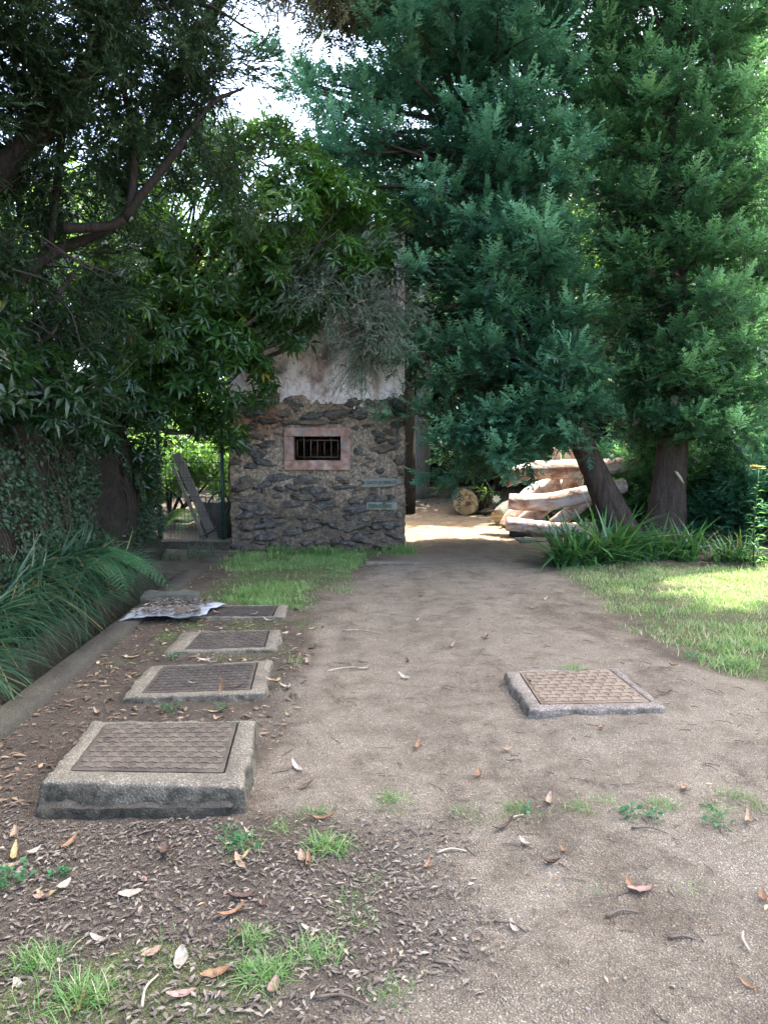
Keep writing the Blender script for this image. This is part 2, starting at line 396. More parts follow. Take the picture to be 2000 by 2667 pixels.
def ground_mat():
    m = NT('ground_soil'); p = m.pos()
    path, green, sand, lit = (m.attr(k) for k in ('path', 'green', 'sand', 'litter'))
    big = m.noise(m.map(p, (1.5, .6, 1)), .9, 5, .6, .5); mid = m.noise(p, 5, 6, .6, .4); fine = m.noise(p, 42, 6, .68); grit = m.voro(p, 130); speck = m.noise(p, 170, 3, .6)
    f = m.math('ADD', m.math('MULTIPLY', mid, .5), m.math('MULTIPLY', fine, .5))
    soil = m.ramp(f, [(.32, (.07, .053, .034)), (.46, (.175, .135, .088)), (.6, (.28, .22, .148)), (.74, (.40, .32, .225))])
    dust = m.ramp(f, [(.32, (.24, .193, .132)), (.5, (.40, .33, .232)), (.68, (.55, .47, .345))])
    c = m.mix(m.math('MULTIPLY', path, m.step(m.math('ADD', big, m.math('MULTIPLY', mid, .35)), .48, .70)), soil, dust)
    c = m.mix(m.math('MULTIPLY', path, .22), c, dust)
    hum = m.ramp(f, [(.34, (.045, .036, .026)), (.52, (.12, .098, .074)), (.7, (.22, .185, .14))])
    c = m.mix(m.math('MULTIPLY', lit, .6), c, hum)
    moss = m.ramp(m.math('ADD', m.math('MULTIPLY', fine, .7), m.math('MULTIPLY', mid, .3)), [(.36, (.06, .085, .025)), (.53, (.16, .19, .065)), (.68, (.34, .32, .17))])
    c = m.mix(m.math('MULTIPLY', green, m.step(m.math('ADD', mid, m.math('MULTIPLY', green, .35)), .55, .8)), c, moss)
    sd_ = m.ramp(f, [(.34, (.32, .23, .145)), (.5, (.44, .33, .215)), (.68, (.54, .42, .285))])
    c = m.mix(sand, c, sd_)
    c = m.mix(m.math('MULTIPLY', m.step(speck, .60, .67), .6), c, (.46, .40, .32))
    c = m.mix(m.math('MULTIPLY', m.step(speck, .42, .34), .6), c, (.04, .032, .025))
    h = m.math('ADD', m.math('ADD', fine, m.math('MULTIPLY', mid, .22)), m.math('ADD', m.math('MULTIPLY', grit, .8), m.math('MULTIPLY', speck, .5)))
    return m.done(m.bsdf(c, .93, m.bump(h, .9, .018), .18))
M['ground'] = ground_mat()
def bank_mat():
    m = NT('dark_bank_earth'); p = m.pos(); a = m.noise(m.map(p, (2, 2, 1.2)), 3, 6, .65, .6); b = m.noise(p, 28, 5)
    col = m.ramp(m.math('ADD', m.math('MULTIPLY', a, .6), m.math('MULTIPLY', b, .4)), [(.35, (.008, .007, .005)), (.52, (.02, .016, .011)), (.7, (.045, .034, .022))])
    col = m.mix(m.step(m.noise(p, 2.4, 4), .5, .62), col, (.014, .022, .009))
    return m.done(m.bsdf(col, .92, m.bump(m.math('ADD', a, b), 1.0, .03), .2))
M['bank'] = bank_mat()

# ------------------------------------------------------------------ ground
def edge_x(u, y):                       # the water channel runs slightly to the left
    return u - 0.0287 * y * (1 - sstep(-1.0, 1.5, u))
CH0, CH1, CHEND = -2.62, -2.12, 8.6     # channel between these u
def path_mask(x, y):
    nz = .28 * fbm(xyz(x * 1.1, y * 1.1), 3, 5) + .06 * fbm(xyz(x * 6, y * 6), 3, 9)
    xl = np.interp(y, [-5, 2.0, 2.9, 3.4, 5.0, 6.3, 6.9, 8.0, 9.2, 10.2, 11, 40], [-.4, -.15, -.3, -.62, -.55, -.4, -.45, -.35, -.1, .1, .3, .3])
    xr = np.interp(y, [-5, 3.0, 4.4, 4.9, 5.6, 6.6, 8.0, 9.0, 10.2, 11.2, 13, 40], [9, 9, 3.2, 2.25, 2.05, 1.95, 2.05, 2.0, 1.9, 2.3, 3.4, 3.4])
    return sstep(-.16, .16, x - xl + nz) * sstep(-.16, .16, xr - x + nz)
def sand_mask(x, y):
    n = .5 * fbm(xyz(x * .8, y * .8), 3, 21)
    return sstep(8.8, 11.2, y + n) * sstep(16.6, 15.2, y + n) * sstep(-.3, .5, x - .1 + .3 * n)
def litter_mask(x, y):
    n = .5 * fbm(xyz(x * 1.3, y * 1.3), 3, 31)
    a = sstep(.25, -.45, x - .05 * y + n) * sstep(3.1, 2.7, y)
    b = sstep(-.5, -.8, x + .3 * n) * sstep(7.6, 7.0, y + n)
    c = sstep(15.0, 16.2, y + n)
    d = sstep(-1.6, -2.0, x + .4 * n) * sstep(6.5, 7.5, y)
    e = sstep(1.9, 2.3, x + .4 * n) * sstep(8.6, 9.2, y + .5 * n) * sstep(14, 12, y)
    return np.clip(a + b + c + d + e, 0, 1)
def green_mask(x, y):
    n = fbm(xyz(x * 1.4, y * 1.4), 3, 41); n2 = fbm(xyz(x * 3.5, y * 3.5), 3, 43)
    lawn = sstep(-.1, .35, x - np.interp(y, [4.2, 4.9, 5.6, 8.0, 9.2], [3.0, 2.3, 2.05, 2.05, 2.2]) + .2 * n) * sstep(4.3, 4.9, y + .2 * n) * sstep(9.4, 8.8, y + .2 * n)
    verge = sstep(-2.1, -1.7, x + .2 * n) * sstep(-.35, -.75, x + .25 * n - .06 * (y - 8)) * sstep(6.7, 7.2, y + .2 * n) * sstep(10.7, 10.3, y)
    hutfoot = sstep(-2.2, -1.5, x) * sstep(.5, .2, x + .1 * n) * sstep(9.6, 10.0, y + .2 * n) * sstep(10.8, 10.6, y)
    slabs = .8 * sstep(-.45, -.75, x + .12 * n) * sstep(-2.1, -1.8, x) * sstep(4.2, 6.0, y) * sstep(7.2, 6.9, y) * sstep(.0, .45, n2 + .25)
    row = .8 * np.exp(-((y - 3.05 - .12 * n) / .12) ** 2) * sstep(-.15, .0, x) * sstep(.1, .5, n2 + .15)
    front = sstep(2.18, 2.02, y + .15 * n) * sstep(-.2, -.5, x + .2 * n)
    return np.clip(np.maximum.reduce([lawn, verge, hutfoot, slabs, row, front]), 0, 1)
def gz(x, y):
    x = np.asarray(x, float); y = np.asarray(y, float)
    z = .022 * fbm(xyz(x * .5, y * .5), 3, 1) + .012 * fbm(xyz(x * 2.5, y * 2.5), 3, 2)
    far = sstep(15, 19, y) * .25 + sstep(4.3, 7, x) * sstep(4, 9, y) * .25
    z = z + far + .02 * sstep(2.1, 2.6, x) * sstep(4.5, 5.2, y)
    return z * (1 - .75 * sstep(-1.5, -1.9, x) * sstep(9, 8, y))
def lines(parts): return np.concatenate([np.arange(a, b, s) for a, b, s in parts])
us = np.concatenate([[-150, -60, -30, -18], lines([(-12, -3.4, .5), (-3.4, CH0 - .01, .08)]), [CH0, CH0 + .004], lines([(CH0 + .06, CH1 - .02, .08)]), [CH1 - .004, CH1],
                     lines([(CH1 + .03, -1.6, .05), (-1.6, 2.6, .032), (2.6, 6, .06), (6, 14, .35)]), [18, 30, 60, 150]])
ys = np.concatenate([[-150, -60, -25, -12], lines([(-6, 1.6, .25), (1.6, 4.4, .028), (4.4, 9, .045)]), lines([(9.0, 16, .08), (16, 30, .35)]), [35, 50, 90, 160, 300]])
U, Y = np.meshgrid(us, ys, indexing='ij'); X = edge_x(U, np.clip(Y, -6, 30))
Z = gz(X, Y) + .0035 * fbm(xyz(X * 11, Y * 11), 3, 3) * (np.abs(X) < 8)
inch = (U > CH0 + .002) & (U < CH1 - .002) & (Y < CHEND) & (Y > -8)
Z = np.where(inch, -.5 + .02 * vnoise(xyz(X * 4, Y * 4), 8), Z)
PM, SM, LM, GM = path_mask(X, Y), sand_mask(X, Y), litter_mask(X, Y), green_mask(X, Y)
nu, ny = U.shape
PT = xyz(X, Y, Z).reshape(-1, 3)
i = np.arange(nu - 1)[:, None] * ny; j = np.arange(ny - 1)[None]
FQ = np.stack([i + j, i + ny + j, i + ny + j + 1, i + j + 1], -1).reshape(-1, 4)
AT = dict(path=PM.ravel(), sand=SM.ravel(), litter=LM.ravel(), green=GM.ravel())
def sub(name, sel):
    f = FQ[sel]; ids, inv = np.unique(f, return_inverse=True)
    me = mesh_data(name, PT[ids], inv.reshape(f.shape), M['ground'], None, True, {k: v[ids] for k, v in AT.items()})
    return tag(link(name, me), kind='structure')
fm = PM.ravel()[FQ].mean(1); fs = SM.ravel()[FQ].mean(1)
sub('dirt_path', (fm > .5) & (fs <= .5)); sub('sandy_clearing', fs > .5); sub('ground', (fm <= .5) & (fs <= .5))

# channel coping
yy = np.arange(-3, 8.7, .06); prof = [(CH1 - .012, -.52), (CH1 - .012, .02), (CH1 + .01, .038), (CH1 + .1, .042), (CH1 + .2, .036), (CH1 + .215, -.06)]
q = np.array([[(edge_x(np.array(u), y), y, z) for u, z in prof] for y in yy]); q = q + (.008 * fbm(q * 6, 3, 77))[..., None] * np.array([1, 0, 1])
n0, n1 = q.shape[:2]; i = np.arange(n0 - 1)[:, None] * n1; j = np.arange(n1 - 1)[None]
o = obj('channel_coping', q.reshape(-1, 3), np.stack([i + j, i + n1 + j, i + n1 + j + 1, i + j + 1], -1).reshape(-1, 4)[:, ::-1], M['coping'], smooth=True); tag(o, kind='structure')
# left bank: rises from the channel to the shrubs
yy = np.concatenate([np.arange(-4, 3, .3), np.arange(3, 10.35, .07)])
prof = np.array([(-2.615, -.55), (-2.63, -.3), (-2.64, -.05), (-2.66, .12), (-2.74, .24), (-2.86, .36), (-2.95, .55), (-3.0, .8), (-3.03, 1.05), (-3.06, 1.3), (-3.1, 1.55), (-3.16, 1.8), (-3.3, 2.0), (-3.6, 2.12), (-4.4, 2.2), (-6, 2.3), (-9, 2.4), (-14, 2.4)])
pr = np.array([np.interp(np.linspace(0, 1, 46), np.linspace(0, 1, len(prof)), prof[:, k]) for k in (0, 1)]).T
q = np.zeros((len(yy), len(pr), 3)); q[..., 0] = pr[None, :, 0]; q[..., 2] = pr[None, :, 1]; q[..., 1] = yy[:, None]
q[..., 0] -= .0287 * q[..., 1]
dsp = fbm(q * np.array([2.2, 2.2, 1.2]), 5, 61) * .11 * sstep(-.1, .5, q[..., 2]); q[..., 0] += dsp; q[..., 2] += .05 * dsp
endf = sstep(9.6, 10.35, yy)[:, None]; q[..., 2] = q[..., 2] * (1 - .0 * endf); q[..., 0] -= endf * .12
n0, n1 = q.shape[:2]; i = np.arange(n0 - 1)[:, None] * n1; j = np.arange(n1 - 1)[None]
tag(obj('earth_bank', q.reshape(-1, 3), np.stack([i + j, i + j + 1, i + n1 + j + 1, i + n1 + j], -1).reshape(-1, 4), M['bank'], smooth=True), kind='structure')
capv = np.vstack([q[-1], [[-14, 10.35, -.6], [q[-1][0][0], 10.35, -.6]]]); pobj('bank_end', capv, [tuple(range(len(capv)))], M['bank'])['kind'] = 'structure'

# ------------------------------------------------------------------ inspection covers
def ring_loop(c, n):
    c = np.asarray(c, float); out = []
    for k in range(4):
        t = np.linspace(0, 1, n, endpoint=False)[:, None]; out.append(c[k] * (1 - t) + c[(k + 1) % 4] * t)
    return np.vstack(out)
def inset(c, d):
    c = np.asarray(c, float); m = c.mean(0)
    e1 = nrm(c[1] - c[0]); e2 = nrm(c[3] - c[0])
    return np.array([c[0] + e1 * d[0] + e2 * d[1], c[1] - e1 * d[2] + e2 * d[1], c[2] - e1 * d[2] - e2 * d[3], c[3] + e1 * d[0] - e2 * d[3]])
def manhole(corners, top, margins, label, seed, cmat, ia, ib, rows=9, cols=8, ground=-.08):
    c2 = np.asarray(corners, float); cen = c2.mean(0)
    t = thing('inspection_chamber', (cen[0], cen[1], 0), label, 'manhole', 'concrete framed iron covers set in the ground')
    n = 44; o2 = ring_loop(c2, n); in2 = ring_loop(inset(c2, margins), n)
    rs = np.random.default_rng(seed)
    k = len(o2); wear = .011 * fbm(xyz(o2[:, 0] * 6, o2[:, 1] * 6), 5, seed, .72); outd = nrm(o2 - cen)
    def lp(base, off, z, am=0, zam=0):
        b = base + outd * (off + am * wear)[:, None] if not np.isscalar(off) or am else base + outd * off
        nz = fbm(xyz(b[:, 0] * 16, b[:, 1] * 16), 3, seed + 5)
        return np.column_stack([b, np.full(k, z) + zam * nz])
    Z0 = np.zeros(k)
    mid = (o2 * .5 + in2 * .5)
    Ls = [lp(in2, Z0, top - .03), lp(in2, Z0, top - .002), lp(in2, Z0 + .008, top + .002, 0, .002), lp(mid, Z0, top + .003, .2, .005), lp(o2, Z0 - .014, top + .001, 1.0, .006), lp(o2, Z0 - .001, top - .010, 1.15, .006),
          lp(o2, Z0 + .004, top - .05, 1.3, .008), lp(o2, Z0 + .012, (top + ground) / 2, 1.3, .008), lp(o2, Z0 + .02, ground, 1.0)]
    P = np.vstack(Ls); F = []
    for a in range(len(Ls) - 1):
        j = np.arange(k); F.append(np.stack([a * k + j, a * k + (j + 1) % k, (a + 1) * k + (j + 1) % k, (a + 1) * k + j], -1))
    obj('concrete_surround', P, np.vstack(F)[:, ::-1], cmat, t, smooth=True)
    ci = inset(c2, np.array(margins) + .007); zt = top + .001
    cov = pobj('iron_cover', [(*p, zt) for p in ci] + [(*p, zt - .03) for p in ci], [(0, 1, 2, 3), (0, 4, 5, 1), (1, 5, 6, 2), (2, 6, 7, 3), (3, 7, 4, 0)], ia, t)
    # raised interlocking tread
    cc = inset(ci, (.018,) * 4); Vv, Ff = [], []
    def bil(u, v): return (cc[0] * (1 - u) + cc[1] * u) * (1 - v) + (cc[3] * (1 - u) + cc[2] * u) * v
    for r in range(rows):
        for cidx in range(-1, cols + 1):
            u0 = (cidx + (.5 if r % 2 else 0)) / cols; u1 = u0 + 1 / cols; g = .13 / cols; gv = .17 / rows
            v0, v1 = r / rows + gv / 2, (r + 1) / rows - gv / 2; nk = .34 / cols
            sh = [(u0 + g, v0), ((u0 + u1) / 2, v0 + .24 / rows), (u1 - g, v0), (u1 - g + nk * .35, v0 + .28 / rows), (u1 - g - nk * .4, v0 + .5 / rows), (u1 - g, v1), ((u0 + u1) / 2, v1 + .12 / rows), (u0 + g, v1), (u0 + g + nk * .35, v0 + .5 / rows), (u0 + g - nk * .4, v0 + .28 / rows)]
            if u0 + g < -.02 or u1 - g > 1.02:
                if u1 <= .1 or u0 >= .9: 
                    sh = [(min(max(a, 0), 1), b) for a, b in sh]
                    if max(a for a, b in sh) - min(a for a, b in sh) < .3 / cols: continue
            sh = [(min(max(a, 0), 1), b) for a, b in sh]
            b0 = len(Vv); m_ = len(sh)
            Vv += [(*bil(a, b), zt + .004) for a, b in sh] + [(*bil(a, b), zt + .0005) for a, b in sh]
            Ff.append(tuple(range(b0, b0 + m_)))
            Ff += [(b0 + q_, b0 + m_ + q_, b0 + m_ + (q_ + 1) % m_, b0 + (q_ + 1) % m_) for q_ in range(m_)]
    pobj('tread_relief', Vv, Ff, ib, cov)
    return t
manhole([(-1.475, 3.05), (-.60, 3.02), (-.665, 3.755), (-1.53, 3.735)], .122, (.085, .115, .095, .035), 'thick raised concrete frame with brown iron cover and mossy front edge', 1, M['concrete'], M['iron'], M['iron_raised'])
manhole([(-1.585, 4.32), (-.725, 4.41), (-.78, 5.07), (-1.615, 4.96)], .038, (.10, .07, .10, .035), 'low concrete frame and brown iron cover with an upright dry leaf on it', 2, M['concrete'], M['iron'], M['iron_dark'])
manhole([(-1.635, 5.30), (-.807, 5.40), (-.846, 5.96), (-1.635, 5.885)], .028, (.15, .055, .09, .03), 'low grey iron cover with thin concrete frame, third in the row beside the channel', 3, M['concrete'], M['iron_dark'], M['iron'])
manhole([(-1.72, 6.40), (-.885, 6.39), (-.90, 6.87), (-1.73, 6.85)], .022, (.10, .03, .10, .03), 'dark iron cover half hidden by a weathered white sheet beside the mossy verge', 4, M['concrete'], M['iron_dark'], M['iron_dark'])
manhole([(.82, 4.06), (1.62, 4.10), (1.56, 4.83), (.80, 4.74)], .062, (.085, .085, .06, .02), 'lone concrete frame with pale rusty iron cover in the middle of the dirt path', 5, M['concrete_red'], M['rust'], M['rust_raised'])
# footing ledge under the first chamber
P, F = rough_box(-1.49, -.64, 2.985, 3.12, -.1, .045, .025, .02, 12, .03)
o = obj('concrete_ledge', P, F, M['coping'], smooth=True); tag(o, 'mossy concrete ledge at the foot of the thick raised frame', 'ledge')

# ------------------------------------------------------------------ stone hut
HY = 10.6; HX0, HX1, HZ = -2.2, .29, 4.4; HD = 3.0
WX0, WX1, WZ0, WZ1 = -1.28, -.615, 1.275, 1.615       # window opening
hut = thing('stone_hut', ((HX0 + HX1) / 2, HY + HD / 2, 0), 'small rubble stone hut with stained pink plaster above and one barred window', 'hut')
def wall_sheet(name, u0, u1, z0, z1, to, mat, step, amp, seed, hole=None, ragged=None):
    a = np.arange(u0, u1 + 1e-6, (u1 - u0) / round((u1 - u0) / step)); b = np.arange(z0, z1 + 1e-6, (z1 - z0) / round((z1 - z0) / step))
    if hole:
        for e in hole[:2]: a[np.argmin(abs(a - e))] = e
        for e in hole[2:]: b[np.argmin(abs(b - e))] = e
    A, B = np.meshgrid(a, b, indexing='ij'); q = to(A, B, amp * fbm(xyz(A * 3.2, B * 3.8, seed), 5, seed, .58))
    n0, n1 = A.shape; i = np.arange(n0 - 1)[:, None] * n1; j = np.arange(n1 - 1)[None]
    F = np.stack([i + j, i + n1 + j, i + n1 + j + 1, i + j + 1], -1).reshape(-1, 4)
    if hole:
        ca = A.ravel()[F].mean(1); cb = B.ravel()[F].mean(1); F = F[~((ca > hole[0]) & (ca < hole[1]) & (cb > hole[2]) & (cb < hole[3]))]
    if ragged: F = F[ragged(A.ravel()[F].mean(1), B.ravel()[F].mean(1))]
    return obj(name, q.reshape(-1, 3), F, mat, hut, smooth=True)
front = lambda u, z, d: np.stack([u + .3 * d * (u > HX1 - .03), HY - d, z], -1)
wall_sheet('mortar_wall', HX0, HX1, -.15, 2.4, front, M['mortar'], .02, .036, 3, (WX0, WX1, WZ0, WZ1))
rag = lambda u: 2.13 + .10 * fbm(xyz(u * 3.1, u * 0), 4, 8) + .03 * fbm(xyz(u * 17, u * 0), 2, 9)
wall_sheet('plaster_wall', HX0, HX1, 1.95, HZ, lambda u, z, d: np.stack([u, HY - .034 - d * .6 - .008 * fbm(xyz(u * 9, z * 9), 3, 5) + .035 * sstep(.10, .0, z - rag(u)), z], -1), M['plaster'], .025, .022, 4, None, lambda u, z: z > rag(u))
wall_sheet('side_wall', HY, HY + HD, -.15, HZ, lambda u, z, d: np.stack([HX1 + d * (u > HY + .03), u, z], -1), M['mortar'], .05, .028, 5)
wall_sheet('side_wall', HY, HY + HD, -.15, HZ, lambda u, z, d: np.stack([HX0 - d, u, z], -1), M['mortar'], .06, .028, 6)
P, F = box(HX0, HX1, HY + HD, HY + HD + .2, -.15, HZ); obj('back_wall', P, F, M['mortar'], hut)
P, F = rough_box(HX0 - .12, HX1 + .12, HY - .14, HY + HD + .3, HZ, HZ + .14, .08, .01, 3); obj('roof_slab', P, F, M['concrete'], hut, smooth=True)
P, F = box(HX0, HX1, HY + .05, HY + HD, -.12, -.1); obj('floor', P, F, M['dark_inside'], hut)
# rubble stones: a few shared shapes
def rock_mesh(seed, nu=18, nv=9):
    rs = np.random.default_rng(seed); th = np.linspace(0, 2 * math.pi, nu, endpoint=False); ph = np.linspace(.001, math.pi - .001, nv)
    T, Q = np.meshgrid(th, ph, indexing='ij'); D = np.stack([np.cos(T) * np.sin(Q), -np.cos(Q), np.sin(T) * np.sin(Q)], -1).reshape(-1, 3)
    r = np.full(len(D), 1.25)
    for _ in range(16):
        nn = nrm(rs.normal(size=3)); dd = rs.uniform(.52, .95); den = D @ nn; r = np.where(den > .05, np.minimum(r, dd / np.maximum(den, .05)), r)
    P = D * r[:, None]; wob = P[:, 2] * 3.2 + .9 * fbm(P * 1.6 + seed, 3, seed + 50); saw = np.abs((wob % 1.0) - .35); P = P + D * (.20 * fbm(P * np.array([2.6, 2.6, 6.0]) + seed * 3.1, 4, seed) + .26 * (saw - .3))[:, None]
    P[:, 1] = np.maximum(P[:, 1], -.62 + .10 * fbm(P * np.array([2.5, 0, 4.5]) + seed, 3, seed + 9))
    i = np.arange(nu)[:, None]; j = np.arange(nv - 1)[None]; k = (i + 1) % nu
    F = np.stack([i * nv + j, i * nv + j + 1, k * nv + j + 1, k * nv + j], -1).reshape(-1, 4)
    return mesh_data('stone', P, F[:, ::-1], M['rock'])
ROCKS = [rock_mesh(s) for s in range(14)]
rs = random.Random(4)
def add_stone(x, y, z, w, d, h, parent, rz=0.0, ry=0.0):
    o = link('stone', rs.choice(ROCKS), parent, Vector((x, y, z)) - Vector(org(parent)))
    o.scale = (w / 1.75, d, h / 1.6); o.rotation_euler = (rs.uniform(-.1, .1), ry + rs.uniform(-.2, .2), rz); return o
z = .02
while z < 2.13:
    h = rs.uniform(.08, .17); x = HX0 + rs.uniform(-.02, .1)
    while x < HX1 - .05:
        w = rs.uniform(.14, .52) * (1.0 if h > .12 else .8)
        if x + w > HX1 + .02: w = HX1 + .02 - x
        zc = z + h / 2 + rs.uniform(-.045, .045); xc = x + w / 2
        inw = xc + w / 2 > WX0 - .15 and xc - w / 2 < WX1 + .15 and zc + h / 2 > WZ0 - .15 and zc - h / 2 < WZ1 + .13
        inarrow = xc + w / 2 > -.36 and abs(zc - .955) < .067 + h * .4
        if not inw and w > .1 and rs.random() < (.93 if z < 1.6 else .72):
            add_stone(xc, HY + (.05 if inarrow else .022), zc, w, rs.uniform(.08, .14) if not inarrow else .05, h * rs.uniform(.75, 1.15), hut)
        x += w + rs.uniform(-.02, .06)
    z += h + rs.uniform(-.01, .02)
for k in range(90):       # small chips pressed into the joints
    x, zc = rs.uniform(HX0 + .05, HX1 - .05), rs.uniform(.05, 2.1)
    if -1.5 < x < -.4 and 1.08 < zc < 1.8 or x > -.4 and .86 < zc < 1.06 or x > -.3 and .53 < zc < .72: continue
    add_stone(x, HY + .005, zc, rs.uniform(.06, .14), rs.uniform(.03, .05), rs.uniform(.03, .07), hut)
for k in range(16):       # corner stones returning round the side
    zc = .08 + k * .14
    if abs(zc - .955) < .12: continue
    add_stone(HX1 - .02, HY + rs.uniform(.12, .3), zc, .09, .14, rs.uniform(.1, .15), hut)
# window frame, niche and grille
def rb(name, a, mat, parent, **k):
    P, F = rough_box(*a, **k); return obj(name, P, F, mat, parent, smooth=True)
FY0, FY1 = HY - .075, HY + .10
wf = rb('window_lintel', (-1.415, -.475, FY0, FY1, WZ1, 1.735), M['redstone'], hut, seed=1, amp=.003, rnd=.006)
rb('window_sill', (-1.415, -.475, FY0 - .004, FY1, 1.14, WZ0), M['redstone'], hut, seed=2, amp=.003, rnd=.006)
rb('window_jamb', (-1.412, WX0, FY0 + .003, FY1, WZ0 + .002, WZ1 - .002), M['redstone'], hut, seed=3, amp=.003, rnd=.005)
rb('window_jamb', (WX1, -.478, FY0 + .003, FY1, WZ0 + .002, WZ1 - .002), M['redstone'], hut, seed=4, amp=.003, rnd=.005)
gy = HY - .01; bars = thing  # grille inside the opening
gx0, gx1, gz0, gz1 = WX0 + .045, WX1 - .04, WZ0 + .045, WZ1 - .055
def rod(name, a, b, r, mat, parent, seg=6):
    P, F = tube(spline([a, b], 2), r, seg); return obj(name, P, F, mat, parent)
gr = rod('grille_frame', (gx0, gy, gz0), (gx1, gy, gz0), .006, M['grille'], hut)
rod('grille_frame', (gx0, gy, gz1), (gx1, gy, gz1), .006, M['grille'], hut)
for k in range(7):
    x = gx0 + (gx1 - gx0) * k / 6; full = k in (1, 5)
    rod('grille_bar', (x, gy, WZ0 - .01 if full else gz0), (x, gy, WZ1 + .01 if full else gz1), .006, M['grille'], hut)
# blocked opening outlined in the plaster, fixture
for a in ((-1.44, -.43, HY - .05, HY, 2.392, 2.40), (-.432, -.424, HY - .05, HY, 2.40, 2.95)): rb('plaster_ridge', a, M['plaster'], hut, amp=.004, rnd=.003)
rb('fixture_stem', (-.953, -.933, HY - .10, HY - .04, 2.74, 2.92), M['porcelain'], hut, amp=.001, rnd=.004)
P, F = tube(spline([(-1.0, HY - .09, 2.755), (-.886, HY - .09, 2.755)], 2), .008, 6); obj('fixture_crossbar', P, F, M['porcelain'], hut)
for s in (-.995, -.891):
    P, F = tube(spline([(s, HY - .115, 2.745), (s, HY - .065, 2.745)], 3), (.012, .02, .012), 8); obj('insulator', P, F, M['porcelain'], hut)
P, F = tube(spline([(-.943, HY - .08, 2.74), (-.935, HY - .085, 2.70), (-.945, HY - .08, 2.665)], 5), .007, 6); obj('fixture_hook', P, F, M['grille'], hut)
# painted cement arrow and lettering
ay = HY - .072
av = [(-.335, 1.008), (-.26, .955), (-.335, .893), (.115, .905), (.288, .965), (.13, 1.025)]
P = [(x, ay, z) for x, z in av] + [(x, HY, z) for x, z in av]; m_ = len(av)
arrow = pobj('arrow_plate', P, [tuple(range(m_))] + [(k, (k + 1) % m_, m_ + (k + 1) % m_, m_ + k) for k in range(m_)], M['arrow'], hut)
arrow['label'] = 'pale cement arrow pointing right with dark hand-cut letters'
def text(body, x, y, z, size, mat, parent, name='lettering', sx=1.0, ext=.002, space=1.0, roll=0.0):
    cu = bpy.data.curves.new(name, 'FONT'); cu.body = body; cu.size = size; cu.extrude = ext; cu.space_character = space; cu.offset = .0012
    tmp = bpy.data.objects.new('tmp_text', cu); COL.objects.link(tmp)
    me = bpy.data.meshes.new_from_object(tmp.evaluated_get(bpy.context.evaluated_depsgraph_get())); bpy.data.objects.remove(tmp)
    me.name = name; me.materials.clear(); me.materials.append(mat)
    o = link(name, me, parent, Vector((x, y, z)) - Vector(org(parent))); o.rotation_euler = (R_(90), 0, 0); o.rotation_euler.rotate_axis('Z', roll); o.scale = (sx, 1, 1); return o
text('SANTO DA SERRA 2 K', -.245, ay - .002, .935, .062, M['letters'], arrow, sx=.70, roll=R_(1.2))
fe = rb('cement_patch', (-.26, .20, HY - .058, HY, .565, .685), M['arrow'], hut, amp=.008, rnd=.025, seed=9)
text('FERRADEIAS', -.225, HY - .070, .595, .085, M['letters_green'], fe, sx=.72)

# ------------------------------------------------------------------ gate beside the hut
gate = thing('wire_gate', (-2.78, 10.75, 0), 'dark green wire mesh gate between two posts beside the stone hut', 'gate')
for x, w in ((-2.345, .045), (-3.27, .05)):
    P, F = box(x - w / 2, x + w / 2, 10.72, 10.78, -.05, 1.78); obj('post', P, F, M['iron_green'], gate)
Ps = []
for x in np.arange(-3.22, -2.37, .052): Ps.append((*tube(spline([(x, 10.75, .06), (x, 10.75, 1.66)], 2), .0032, 4, cap=False), None))
for z in (.08, .26, .46, .52, .74, .98, 1.02, 1.24, 1.46, 1.52, 1.66): Ps.append((*tube(spline([(-3.25, 10.745, z), (-2.36, 10.745, z)], 2), .0036, 4, cap=False), None))
P, F, _ = join(Ps); obj('wire_mesh', P, F, M['wire'], gate)['kind'] = 'stuff'
for z in (1.72, 1.80, 1.86): rod('top_wire', (-3.27, 10.75, z), (-2.34, 10.75, z), .004, M['wire'], gate, 5)
rb_ = rough_box(-3.3, -2.2, 10.55, 10.8, -.1, .11, .05, .015, 5, .02); o = obj('stone_threshold', *rb_, M['coping'], smooth=True); tag(o, 'low dark stone threshold under the wire gate', 'threshold')
def plank(a, b, w, th, seed, label):
    a, b = np.array(a, float), np.array(b, float); d = nrm(b - a); x = nrm(np.cross(d, [0, 1, 0])); n = np.cross(x, d); L = np.linalg.norm(b - a)
    P, F = rough_box(-w / 2, w / 2, -th / 2, th / 2, 0, L, .06, .002, seed, .004)
    P = a + P[:, :1] * x + P[:, 1:2] * n + P[:, 2:] * d
    return tag(obj('plank', P, F, M['plank'], smooth=True), label, 'plank', 'planks leaning behind the gate')
plank((-2.62, 11.35, .02), (-3.22, 11.5, 1.35), .13, .03, 1, 'wide pale plank leaning behind the wire gate')
plank((-2.80, 11.45, .02), (-3.30, 11.6, 1.15), .05, .04, 2, 'narrow grey plank leaning beside the wide one behind the gate')
P, F = tube(spline([(-2.75, 11.2, .1), (-2.5, 11.2, .28), (-2.36, 11.25, .6), (-2.5, 11.2, .78), (-2.66, 11.2, .62), (-2.62, 11.2, .42), (-2.42, 11.2, .02)], 40), .014, 6)
tag(obj('bent_tube', P, F, M['black_tube'], smooth=True), 'bent black tube loop behind the wire gate', 'tube')
o = obj('stone_block', *rough_box(-2.95, -2.5, 11.75, 12.1, -.05, .58, .05, .015, 8, .03), M['stone_grey'], smooth=True); tag(o, 'pale grey stone block on the ground behind the gate', 'block')

